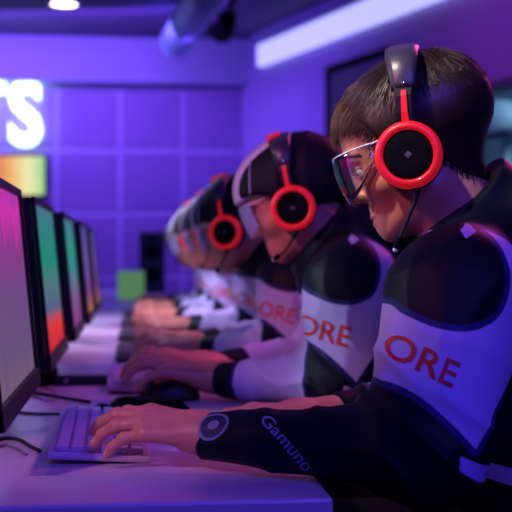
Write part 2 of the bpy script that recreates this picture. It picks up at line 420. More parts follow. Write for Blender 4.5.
# glowing letters and a lit screen on the far wall
def text_mesh(body, size, extrude=0.0, offset=0.0, bevel=0.0, res=4):
    cu = bpy.data.curves.new('t', 'FONT'); cu.body = body; cu.size = size; cu.extrude = extrude; cu.offset = offset
    cu.bevel_depth = bevel; cu.resolution_u = res; cu.align_x = 'LEFT'
    o = bpy.data.objects.new('t', cu); COL.objects.link(o)
    dg = bpy.context.evaluated_depsgraph_get(); dg.update()
    me = bpy.data.meshes.new_from_object(o.evaluated_get(dg))
    bpy.data.objects.remove(o)
    return me
sg = tag(empty('wall_sign', (0, YB, 0)), 'glowing white letters T and S mounted high on the far wall', 'sign')
def glyph(ch, px0, px1, py0, py1, D, parent, name):
    me = text_mesh(ch, 1.0, .04, .026)
    co = np.empty(len(me.vertices) * 3, F32); me.vertices.foreach_get('co', co); co = co.reshape(-1, 3)
    a = at(px0, py1, D); b = at(px1, py0, D)
    mn, mx = co.min(0), co.max(0)
    x = a.x + (co[:, 0] - mn[0]) / (mx[0] - mn[0]) * (b.x - a.x)
    z = a.z + (co[:, 1] - mn[1]) / (mx[1] - mn[1]) * (b.z - a.z)
    me.vertices.foreach_set('co', np.stack([x, -.06 - co[:, 2], z], 1).astype(F32).ravel()); me.update()
    me.materials.clear(); me.materials.append(MATS['sign_glow'])
    o = bpy.data.objects.new(name, me); link(o, parent); return o
glyph('T', -32, 8, 86, 150, 10.95, sg, 'letter'); glyph('S', 12, 44, 85, 150, 10.95, sg, 'letter')
a = at(-60, 197, 10.93); b = at(46, 159, 10.93)
ws = tag(empty('wall_screen', (0, YB - .03, 0)), 'lit yellow and green screen under the glowing wall letters', 'screen')
obj('frame', bx(((a.x + b.x) / 2, .0, (a.z + b.z) / 2), (b.x - a.x + .05, .04, b.z - a.z + .05), .008), 'black_plastic', ws)
bm = bmesh.new(); uv = bm.loops.layers.uv.new('UVMap')
q = [bm.verts.new(v) for v in ((a.x, -.022, a.z), (b.x, -.022, a.z), (b.x, -.022, b.z), (a.x, -.022, b.z))]
fc = bm.faces.new(q)
for l, c in zip(fc.loops, ((0, 0), (1, 0), (1, 1), (0, 1))): l[uv].uv = c
obj('screen', bm, 'wall_screen_glow', ws)

# ------------------------------------------------------------------ the long desk
DX0, DX1, DY0, DY1 = -.56, .222, 1.265, 9.2
dk = tag(empty('desk', (0, 0, 0)), 'long pale lilac desk running along the whole row of players', 'desk')
obj('desk_top', bx(((DX0 + DX1) / 2, (DY0 + DY1) / 2, DESK - .014), (DX1 - DX0, DY1 - DY0, .028), .004), 'desk_top', dk)
bm = bmesh.new(); box(bm, ((DX0 + DX1) / 2, DY0 + .05, DESK - .075), (DX1 - DX0 - .06, .03, .09), .003)
box(bm, (DX0 + .03, (DY0 + DY1) / 2, DESK - .075), (.03, DY1 - DY0 - .1, .09), .003)
obj('apron', bm, 'desk_side', dk)
for y in (1.32, 3.9, 6.5, 9.05):
    for x in (DX0 + .05, DX1 - .1):
        obj('leg', bx((x, y, (DESK - .028) / 2), (.05, .05, DESK - .028), .004), 'desk_leg', dk)

# ------------------------------------------------------------------ monitors
SP = .70
def monitor(y_far, label, scr, w=.53, dx=0.0):
    """the screen faces +x and leans back a little"""
    h = .317; t = .022; tilt = math.radians(5.5)
    r = tag(empty('monitor', (-.21 + dx, y_far - w / 2, DESK)), label, 'monitor', 'monitors along the desk')
    M = Matrix.Translation((.055, 0, .062)) @ Matrix.Rotation(-tilt, 4, 'Y')
    bz = .012
    bm = bmesh.new()
    box(bm, (-t / 2 - .004, 0, h / 2), (t, w, h), .004, M)
    box(bm, (.001, w / 2 - bz / 2, h / 2), (.008, bz, h), .0015, M); box(bm, (.001, -w / 2 + bz / 2, h / 2), (.008, bz, h), .0015, M)
    box(bm, (.001, 0, h - bz / 2), (.008, w, bz), .0015, M); box(bm, (.001, 0, .014), (.010, w, .028), .0015, M)
    box(bm, (-.045, 0, h / 2), (.045, w * .55, h * .6), .012, M)
    obj('bezel', bm, 'black_plastic', r)
    bm = bmesh.new(); uv = bm.loops.layers.uv.new('UVMap')
    q = [bm.verts.new(M @ Vector(v)) for v in ((-.001, -w / 2 + bz, .028), (-.001, w / 2 - bz, .028), (-.001, w / 2 - bz, h - bz), (-.001, -w / 2 + bz, h - bz))]
    fc = bm.faces.new(q)
    for l, c in zip(fc.loops, ((0, 0), (1, 0), (1, 1), (0, 1))): l[uv].uv = c
    obj('screen', bm, scr, r)
    obj('stand', tb(spline([(-.045, 0, .008), (-.05, 0, .10), (-.015, 0, .20)]), .02, 12), 'black_plastic', r, True)
    bm = bmesh.new(); box(bm, (-.10, 0, .006), (.17, .24, .012), .005); obj('stand_base', bm, 'black_plastic', r)
    return r
monitor(1.90, 'nearest monitor, magenta-violet screen, cut by the left edge of the photo', 'screen_magenta')
monitor(2.62, 'second monitor from the front, teal screen with a red patch below', 'screen_teal', dx=.005)
monitor(3.34, 'third monitor from the front, green-blue screen, half hidden by the teal one', 'screen_green', dx=.012)
monitor(4.06, 'fourth monitor from the front, thin violet sliver of screen', 'screen_violet', dx=.02)
monitor(4.78, 'fifth and last monitor showing behind the violet one, dark edge only', 'screen_violet', dx=.022)

# ------------------------------------------------------------------ keyboards
def keyboard(x, y, label, rz=0.0, keys=True, dark=False):
    """long side along y, the near rows towards +x (the player)"""
    L, W = .43, .135
    r = tag(empty('keyboard', (x, y, DESK), rz), label, 'keyboard', 'keyboards in front of the players')
    bm = bmesh.new()
    T = Matrix.Rotation(math.radians(3.5), 4, 'Y')
    box(bm, (0, 0, .009), (W, L, .010), .004, T)
    obj('case', bm, 'key_dark' if dark else 'board_lilac', r)
    km = 'key_dark' if dark else 'key_lilac'
    rows, cols = 6, 16
    px, py = (W - .018) / rows, (L - .016) / cols
    def cap(bm_, i, j, wy):
        kx = W / 2 - .009 - px * (i + .5); ky = -L / 2 + .008 + py * (j + wy / 2)
        v = box(bm_, (kx, ky, .017), (px - .0035, py * wy - .0035, .008), .0015, T, 1)
    lay = []
    for i in range(rows):
        if i == 0: ws_ = [1.25, 1.25, 1.25, 6.25, 1.25, 1.25, 1, 1, 1.5]
        elif i == 5: ws_ = [1] * 16
        else: ws_ = [[2.25, 1.75, 1.5, 1][i - 1]] + [1] * 12 + [16 - 12 - [2.25, 1.75, 1.5, 1][i - 1]]
        j = 0.0
        for wy in ws_: lay.append((i, j, wy)); j += wy
    if keys:
        for (i, j, wy) in lay:
            bm = bmesh.new(); cap(bm, i, j, wy); obj('key', bm, km, r)
    else:
        bm = bmesh.new()
        for (i, j, wy) in lay: cap(bm, i, j, wy)
        obj('keycaps', bm, km, r)
    return r
keyboard(-.048, 1.715, 'lilac keyboard under the nearest player\'s left hand, at the front of the desk', math.radians(1))
keyboard(.012, 2.47, 'lilac keyboard under the second player\'s hands, beyond the black wedge', math.radians(1))
for k, (lb, dx) in enumerate((('dark keyboard in front of the third player, beyond the flat black bar', .02), ('dark keyboard at the fourth player\'s hands', .02), ('dark keyboard at the fifth player\'s place along the desk', .02), ('dark keyboard at the sixth player\'s place along the desk', .02))):
    keyboard(dx, 3.12 + SP * k, lb, 0, False, True)

# black wedge, mice, cords, little boxes
def mouse(x, y, label, rz=0.0, s=1.0):
    r = tag(empty('computer_mouse', (x, y, DESK), rz), label, 'mouse', 'mice on the desk')
    bm = bmesh.new()
    n, m = 18, 10
    rows_ = []
    for j in range(m + 1):
        ph = PI / 2 * j / m
        ring = []
        for k in range(n):
            t = 2 * PI * k / n
            ex = math.copysign(abs(math.cos(t)) ** .8, math.cos(t)); ey = math.copysign(abs(math.sin(t)) ** .8, math.sin(t))
            c = math.cos(ph) ** .6
            zz = .036 * s * math.sin(ph) * (1.0 + .12 * ex)
            ring.append(bm.verts.new((.058 * s * ex * c, .032 * s * ey * c, zz)))
        rows_.append(ring)
    for a_, b_ in zip(rows_, rows_[1:]):
        for k in range(n): bm.faces.new((a_[k], a_[(k + 1) % n], b_[(k + 1) % n], b_[k]))
    bm.faces.new(rows_[0][::-1]); bmesh.ops.remove_doubles(bm, verts=bm.verts[:], dist=1e-5)
    obj('shell', bm, 'black_plastic', r, True)
    obj('wheel', tb([(-.034 * s, -.004, .031 * s), (-.034 * s, .004, .031 * s)], .007 * s, 12), 'metal_dark', r, True)
    bm = bmesh.new()
    for yy in (-.010, .010): box(bm, (-.040 * s, yy * s, .0275 * s), (.022 * s, .0012, .004), 0)
    obj('button_seam', bm, 'logo_grey', r)
    return r
mouse(.068, 2.165, 'black mouse under the second player\'s near hand', 0, 1.0)
wd = tag(empty('wedge_pouch', (.012, 1.985, DESK)), 'black wedge-shaped pouch lying between the two nearest keyboards', 'pouch')
bm = bmesh.new()
prof = [(-.062, .0), (-.050, .022), (-.034, .030), (.0, .029), (.045, .024), (.082, .018), (.085, 0)]
V0 = [bm.verts.new((x, -.048 + .006 * (i % 2), z)) for i, (x, z) in enumerate(prof)]
V1 = [bm.verts.new((x * .95, .045, z * .85)) for x, z in prof]
for i in range(len(prof) - 1): bm.faces.new((V0[i], V0[i + 1], V1[i + 1], V1[i]))
bm.faces.new(V0); bm.faces.new(V1[::-1]); bm.faces.new((V0[0], V1[0], V1[-1], V0[-1]))
bmesh.ops.recalc_face_normals(bm, faces=bm.faces[:])
bmesh.ops.bevel(bm, geom=bm.edges[:], offset=.005, segments=2, affect='EDGES')
obj('body', bm, 'black_matte', wd, True)
bm = bmesh.new()
for dz, dy in ((.012, -.02), (.007, -.005), (.014, .012)): tube(bm, spline([(-.055, dy, .012), (-.07, dy - .008, dz), (-.083, dy - .004, .005)]), .003, 6)
obj('tassel', bm, 'black_matte', wd, True)

def cord(pts_px, label, rad=.0022, m='black_rubber', cat='cable', z=None):
    P = []
    for (px, py) in pts_px:
        D = FPX * (CAMZ - DESK - rad) / (py - 257); q_ = at(px, py, D); P.append((q_.x, q_.y, DESK + rad))
    bm = bmesh.new(); tube(bm, spline(P, 8), rad, 7)
    return tag(obj('cable', bm, m, None, True), label, cat)
cord([(-8, 396), (4, 404), (13, 411), (26, 414), (48, 415), (71, 415)], 'black cable running under the near monitor to the nearest keyboard')
cord([(18, 391), (34, 393.5), (60, 398), (78, 401), (90, 403)], 'thicker black cable running to the black wedge pouch', .003)
cord([(24, 384), (38, 387), (52, 391), (57, 397), (52, 402), (40, 400), (30, 395), (20, 393)], 'thin grey cable coiled in a loop beside the near monitor', .0013, 'cord_grey')
cord([(-6, 441), (8, 439), (20, 441), (30, 447), (40, 452)], 'dark cable at the desk\'s near left corner, lower of two', .0028)
cord([(-6, 448), (6, 446), (16, 449), (26, 455)], 'grey cable at the desk\'s near left corner, closest to the camera', .0022, 'cord_grey')
# black adapter with a flat bar behind the nearest monitor
q0 = at(50, 384, FPX * .27 / (386 - 257))
ad = tag(empty('power_adapter', (q0.x - .02, q0.y, DESK)), 'black cable box with a flat bar on the desk behind the nearest monitor', 'adapter')
bm = bmesh.new(); box(bm, (-.01, .02, .02), (.085, .10, .040), .012); obj('case', bm, 'black_matte', ad, True)
bm = bmesh.new(); box(bm, (.085, .01, .009), (.12, .055, .018), .004); obj('bar', bm, 'black_plastic', ad)
obj('socket', tb([(.055, -.018, .010), (.055, -.021, .010)], .006, 12), 'cord_grey', ad)
# far end of the desk
p = at(131, 296, 7.4)
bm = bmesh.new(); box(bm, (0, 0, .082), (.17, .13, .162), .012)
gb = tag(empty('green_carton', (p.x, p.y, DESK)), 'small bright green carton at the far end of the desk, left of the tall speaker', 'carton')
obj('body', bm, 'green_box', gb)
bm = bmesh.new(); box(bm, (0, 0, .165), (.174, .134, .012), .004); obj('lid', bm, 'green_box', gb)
p = at(152, 290, 8.6)
sp = tag(empty('speaker', (p.x, p.y, DESK)), 'tall dark speaker at the far end of the desk', 'speaker')
obj('cabinet', bx((0, 0, .225), (.19, .2, .45), .01), 'speaker_dark', sp)
for z_, rr in ((.13, .065), (.30, .065), (.40, .025)):
    M = Matrix.Translation((0, -.1, z_)) @ Matrix.Rotation(PI / 2, 4, 'X')
    obj('driver', lt([(0, .0), (rr * .4, -.0), (rr * .9, .008), (rr, .006), (rr, -.002)], M, 28), 'black_rubber', sp, True)
# ------------------------------------------------------------------ smooth surfaces from distance fields
def smin(a, b, k):
    if k <= 0: return np.minimum(a, b)
    h = np.maximum(k - np.abs(a - b), 0) / k
    return np.minimum(a, b) - h * h * k * .25
def smax(a, b, k): return -smin(-a, -b, k)
def cap(P, a, b, ra, rb):
    a = np.asarray(a, F32); b = np.asarray(b, F32); ab = b - a
    t = np.clip((P - a) @ ab / max(float(ab @ ab), 1e-12), 0, 1)
    return np.linalg.norm(P - a - t[:, None] * ab, axis=1) - (ra + t * (rb - ra))
def ell(P, c, r):
    q = P - np.asarray(c, F32); r = np.asarray(r, F32)
    k0 = np.linalg.norm(q / r, axis=1); k1 = np.linalg.norm(q / (r * r), axis=1)
    return k0 * (k0 - 1) / np.maximum(k1, 1e-9)
def sph(P, c, r): return np.linalg.norm(P - np.asarray(c, F32), axis=1) - r
class Field:
    def __init__(s, k=.02): s.g = []; s.k = k
    def add(s, c, r, f, k=None): s.g.append((np.asarray(c, F32), r, f, s.k if k is None else k)); return s
    def __call__(s, P):
        d = np.full(len(P), 9.0, F32)
        for c, r, f, k in s.g:
            v = np.linalg.norm(P - c, axis=1) - r
            m = v < .06
            if m.any(): v[m] = f(P[m])
            d = smin(d, v, k)
        return d
def surface(f, lo, hi, h, B=12):
    """a quad mesh of f = 0 (surface nets over the blocks the surface passes through)"""
    lo = np.asarray(lo, F32); nb = np.ceil((np.asarray(hi, F32) - lo) / (h * B)).astype(int)
    I = np.stack(np.meshgrid(*[np.arange(n) for n in nb], indexing='ij'), -1).reshape(-1, 3)
    C = lo + (I * B + B / 2) * h
    d = np.concatenate([f(C[i:i + 60000].astype(F32)) for i in range(0, len(C), 60000)])
    act = I[np.abs(d) < h * (B + 2) * 1.9 * .866 + .01]
    n = B + 2
    g = np.stack(np.meshgrid(*[np.arange(n)] * 3, indexing='ij'), -1).reshape(-1, 3) - 1
    N = (nb * B + 4).astype(np.int64)
    key = lambda ijk: ((ijk[..., 0] + 1) * N[1] + (ijk[..., 1] + 1)) * N[2] + (ijk[..., 2] + 1)
    VK, VP, QK = [], [], []
    corner = np.array([[i, j, k] for i in (0, 1) for j in (0, 1) for k in (0, 1)])
    edges = [(a, b) for a in range(8) for b in range(a + 1, 8) if np.abs(corner[a] - corner[b]).sum() == 1]
    for s in range(0, len(act), 48):
        blk = act[s:s + 48]
        idx = blk[:, None, :] * B + g[None]
        P = (lo + idx * h).astype(F32)
        v = f(P.reshape(-1, 3)).reshape(len(blk), n, n, n)
        ins = v < 0
        cs = [ins[:, c[0]:n - 1 + c[0], c[1]:n - 1 + c[1], c[2]:n - 1 + c[2]] for c in corner]
        cnt = sum(c.astype(np.int8) for c in cs)
        sel = np.nonzero((cnt > 0) & (cnt < 8))
        if len(sel[0]) == 0: continue
        vals = np.stack([v[sel[0], sel[1] + c[0], sel[2] + c[1], sel[3] + c[2]] for c in corner], 1)
        acc = np.zeros((len(sel[0]), 3)); w = np.zeros(len(sel[0]))
        for a, b in edges:
            m = (vals[:, a] < 0) != (vals[:, b] < 0)
            t = np.where(m, vals[:, a] / np.where(m, vals[:, a] - vals[:, b], 1), 0)
            acc += np.where(m[:, None], corner[a] + t[:, None] * (corner[b] - corner[a]), 0); w += m
        cell = idx.reshape(len(blk), n, n, n, 3)[sel]
        VK.append(key(cell)); VP.append(lo + (cell + acc / w[:, None]) * h)
        for ax in range(3):
            e = [0, 0, 0]; e[ax] = 1
            a_ = ins[:, 1:n - 1, 1:n - 1, 1:n - 1]
            b_ = ins[:, 1 + e[0]:n - 1 + e[0], 1 + e[1]:n - 1 + e[1], 1 + e[2]:n - 1 + e[2]]
            q = np.nonzero(a_ != b_)
            if len(q[0]) == 0: continue
            p = idx.reshape(len(blk), n, n, n, 3)[q[0], q[1] + 1, q[2] + 1, q[3] + 1]
            u = np.zeros(3, int); w_ = np.zeros(3, int); u[(ax + 1) % 3] = 1; w_[(ax + 2) % 3] = 1
            quad = np.stack([key(p - u - w_), key(p - w_), key(p), key(p - u)], 1)
            fl = ~a_[q]
            quad[fl] = quad[fl][:, ::-1]
            QK.append(quad)
    VK = np.concatenate(VK); VP = np.concatenate(VP); QK = np.concatenate(QK)
    uk, first = np.unique(VK, return_index=True)
    return VP[first].astype(F32), np.searchsorted(uk, QK).astype(np.int32)
def relax(V, Q, it=2, lam=.5):
    E = np.concatenate([Q[:, [0, 1]], Q[:, [1, 2]], Q[:, [2, 3]], Q[:, [3, 0]]])
    E = np.concatenate([E, E[:, ::-1]])
    cnt = np.bincount(E[:, 0], minlength=len(V))[:, None]
    for _ in range(it):
        S = np.stack([np.bincount(E[:, 0], weights=V[E[:, 1], c], minlength=len(V)) for c in range(3)], 1)
        V = V + lam * (S / np.maximum(cnt, 1) - V)
    return V.astype(F32)
def poly_sd(X, Z, poly):
    """signed distance to a 2D polygon, positive inside"""
    P = np.stack([X, Z], 1); poly = np.asarray(poly, F32); n = len(poly)
    d = np.full(len(P), 9.0); ins = np.zeros(len(P), bool)
    for i in range(n):
        a, b = poly[i], poly[(i + 1) % n]; e = b - a; w = P - a
        t = np.clip(w @ e / max(float(e @ e), 1e-12), 0, 1)
        d = np.minimum(d, np.linalg.norm(w - t[:, None] * e, axis=1))
        c = ((a[1] <= P[:, 1]) & (b[1] > P[:, 1])) | ((b[1] <= P[:, 1]) & (a[1] > P[:, 1]))
        xs = a[0] + (P[:, 1] - a[1]) / (e[1] if abs(e[1]) > 1e-9 else 1e-9) * e[0]
        ins ^= c & (P[:, 0] < xs)
    return np.where(ins, d, -d)

# ------------------------------------------------------------------ the head, in its own frame: forward f, left l, up u (metres)
def cranium(P):
    d = ell(P, (-.018, 0, .050), (.104, .077, .083))
    return smin(d, ell(P, (.042, 0, .048), (.051, .061, .054)), .03)
def head_sdf(P):
    Q = P.copy(); Q[:, 1] = np.abs(Q[:, 1])              # the two sides alike
    d = cranium(Q)
    d = smin(d, ell(Q, (.040, 0, -.018), (.050, .058, .070)), .03)       # face
    d = smin(d, cap(Q, (.002, .046, -.050), (.068, .014, -.083), .019, .014), .025)   # jaw
    d = smin(d, sph(Q, (.074, 0, -.082), .0155), .018)                    # chin
    d = smin(d, ell(Q, (.064, 0, -.062), (.027, .032, .030)), .018)       # mouth block
    d = smin(d, ell(Q, (.055, .044, -.016), (.024, .020, .020)), .02)     # cheekbone
    d = smin(d, cap(Q, (.076, .036, .032), (.088, .008, .030), .010, .010), .014)     # brow ridge
    d = smax(d, -ell(Q, (.094, .032, .011), (.013, .017, .0115)), .012)    # eye socket
    d = smin(d, cap(Q, (.087, 0, .026), (.1035, 0, -.018), .0070, .0085), .012)   # nose
    d = smin(d, sph(Q, (.1065, 0, -.019), .0082), .008)
    d = smin(d, ell(Q, (.095, .0115, -.025), (.009, .0062, .0068)), .006)   # nostril wing
    d = smax(d, -ell(Q, (.102, .0058, -.032), (.0060, .0030, .0045)), .003)  # nostril
    e = sph(Q, (.0755, .031, .0105), .0142)                                # lids round the eyeball
    gap = .0040 - np.abs(Q[:, 2] - .0095)
    e = smax(e, np.where(Q[:, 0] > .076, gap, -.02), .0015)
    d = smin(d, e, .003)
    d = smin(d, ell(Q, (.0885, 0, -.0555), (.0080, .021, .0050)), .004)    # lips
    d = smin(d, ell(Q, (.0875, 0, -.0660), (.0085, .018, .0060)), .004)
    d = smax(d, -ell(Q, (.0985, 0, -.0605), (.0100, .021, .0014)), .002)   # mouth line
    d = smin(d, cap(Q, (.090, .0035, -.040), (.0885, .0045, -.050), .0030, .0030), .006)   # philtrum
    ear = smax(ell(Q, (-.006, .074, .002), (.019, .009, .031)), -ell(Q, (-.001, .084, .004), (.010, .007, .018)), .004)
    return smin(d, ear, .006)
class Head:
    def __init__(s, H, yaw, pitch, roll=0.0, sc=.93):
        yaw, pitch = math.radians(yaw), math.radians(pitch)
        f0 = np.array([-math.cos(yaw), math.sin(yaw), 0]); Z = np.array([0, 0, 1.0])
        s.f = math.cos(pitch) * f0 - math.sin(pitch) * Z; s.u = math.sin(pitch) * f0 + math.cos(pitch) * Z
        s.l = np.cross(s.u, s.f)
        r = math.radians(roll); l, u = s.l, s.u
        s.l = math.cos(r) * l + math.sin(r) * u; s.u = math.cos(r) * u - math.sin(r) * l
        s.H = np.array(H, float); s.sc = sc
        s.R = np.stack([s.f, s.l, s.u], 1).astype(F32)
    def loc(s, P): return ((P - s.H.astype(F32)) @ s.R) / s.sc
    def w(s, p): return s.H + s.sc * (p[0] * s.f + p[1] * s.l + p[2] * s.u)
    def M(s, back=0.0, off=(0, 0, 0)):
        """4x4 of the head frame, leaned back by some degrees (the way a headset is worn)"""
        b = math.radians(back)
        f = math.cos(b) * s.f + math.sin(b) * s.u; u = math.cos(b) * s.u - math.sin(b) * s.f
        o = s.w(off)
        return Matrix([[f[i] * s.sc, s.l[i] * s.sc, u[i] * s.sc, o[i]] for i in range(3)] + [[0, 0, 0, 1]])

# ------------------------------------------------------------------ a hand: wrist, pointing dir, back-of-hand normal, thumb side
class Hand:
    LEN = (.072, .080, .075, .060)
    def __init__(s, wrist, d, n, left, curls, spread=(8, 2, -4, -11), thumb=(35, 20, 18), sc=1.0):
        w = np.array(wrist, float); d = np.array(d, float); d /= np.linalg.norm(d)
        n = np.array(n, float); n -= d * (n @ d); n /= np.linalg.norm(n)
        t = np.cross(d, n) * (1 if left else -1)
        s.w, s.d, s.n, s.t, s.sc = w, d, n, t, sc
        off = (.026, .006, -.013, -.029); fl = (.088, .091, .086, .078); up = (.0, .004, .002, -.003)
        s.meta, s.fing, s.nails = [], [], []
        for k in range(4):
            m = w + sc * (d * fl[k] + t * off[k] + n * up[k])
            s.meta.append((w + sc * (d * .012 + t * off[k] * .55), m))
            a = math.radians(spread[k]); dk = math.cos(a) * d + math.sin(a) * t
            p, ang, pts = m, 0.0, [m]
            for q, fr in enumerate((.46, .30, .24)):
                ang += math.radians(curls[k][q])
                v = math.cos(ang) * dk - math.sin(ang) * n
                p = p + v * s.LEN[k] * fr * sc; pts.append(p)
            s.fing.append(pts)
            nn = math.cos(ang) * n + math.sin(ang) * dk
            s.nails.append((pts[-1] * .8 + pts[-2] * .2 + nn * .006 * sc, nn))
        b = w + sc * (d * .022 + t * .022 - n * .006)
        a1, a2, a3 = [math.radians(x) for x in thumb]
        v1 = math.cos(a1) * d + math.sin(a1) * t - .30 * n; v1 /= np.linalg.norm(v1)
        p1 = b + v1 * .044 * sc
        v2 = math.cos(a1 - a2) * d + math.sin(a1 - a2) * t - .30 * n; v2 /= np.linalg.norm(v2)
        p2 = p1 + v2 * .032 * sc
        v3 = math.cos(a1 - a2 - a3) * d + math.sin(a1 - a2 - a3) * t - .35 * n; v3 /= np.linalg.norm(v3)
        s.thumb = [b, p1, p2, p2 + v3 * .026 * sc]
        s.nails.append((s.thumb[3] * .75 + p2 * .25 + n * .006 * sc, n))
        s.c = w + d * .08 * sc; s.r = .125 * sc
    def __call__(s, P):
        c = s.sc; R = (.0092, .0082, .0074, .0060)
        palm = np.full(len(P), 9.0, F32)
        for k, (a, b) in enumerate(s.meta): palm = smin(palm, cap(P, a, b, .0145 * c, (.0118, .0120, .0112, .0105)[k] * c), .012 * c)
        palm = smin(palm, cap(P, s.w - s.d * .03 * c, s.w + s.d * .02 * c, .0225 * c, .021 * c), .02 * c)
        d = palm
        for k, pts in enumerate(s.fing):
            f = (1, 1.03, .98, .86)[k] * c
            e = np.full(len(P), 9.0, F32)
            for q in range(3): e = smin(e, cap(P, pts[q], pts[q + 1], R[q] * f, R[q + 1] * f), .003 * c)
            e = smin(e, sph(P, pts[1], .0090 * f), .004 * c)          # knuckle
            d = np.minimum(d, smin(palm, e, .008 * c))
        t = s.thumb
        e = cap(P, t[0], t[1], .0165 * c, .0115 * c)
        e = smin(e, cap(P, t[1], t[2], .0108 * c, .0092 * c), .005 * c); e = smin(e, cap(P, t[2], t[3], .0092 * c, .0068 * c), .003 * c)
        return np.minimum(d, smin(palm, e, .014 * c))
    def nail(s, V):
        a = np.zeros(len(V), F32)
        for c, n in s.nails:
            q = V - c.astype(F32)
            a = np.maximum(a, (np.linalg.norm(q, axis=1) < .0055 * s.sc) * 1.0 * ((q @ n.astype(F32)) > -.0035))
        return a

OX = .60                                       # a player's own origin is below the hips
def local(V): V = V.copy(); V[:, 0] -= OX; return V

# sleeve and back panels of the team jacket, drawn as seen from the wearer's left (x, z in metres)
def pan(px, py, D=1.36):
    p = at(px, py, D); return (p.x, p.z)
def smooth_arc(P, n=5):
    return [tuple(v[:2]) for v in spline([(p[0], p[1], 0) for p in P], n)]
WHITE = [pan(*p) for p in smooth_arc([(330, 300), (385, 304), (398, 314), (424, 326), (455, 329), (484, 319), (498, 300), (503, 274), (499, 247), (489, 229)]) + [(512, 240), (540, 275), (575, 330), (560, 340),
                           (520, 365), (482, 404), (455, 439), ] + smooth_arc([(455, 439), (426, 409), (398, 386), (372, 377), (330, 372)])]
STRIPES = [[pan(*p, D_) for p in ((444, 447), (470, 459), (490, 465), (515, 470), (560, 472), (560, 490), (510, 487), (488, 482), (466, 475), (442, 461))] for D_ in (1.33, 1.45)]
TAGP = [pan(*p) for p in ((461, 231), (476, 222), (478, 232), (463, 240))]

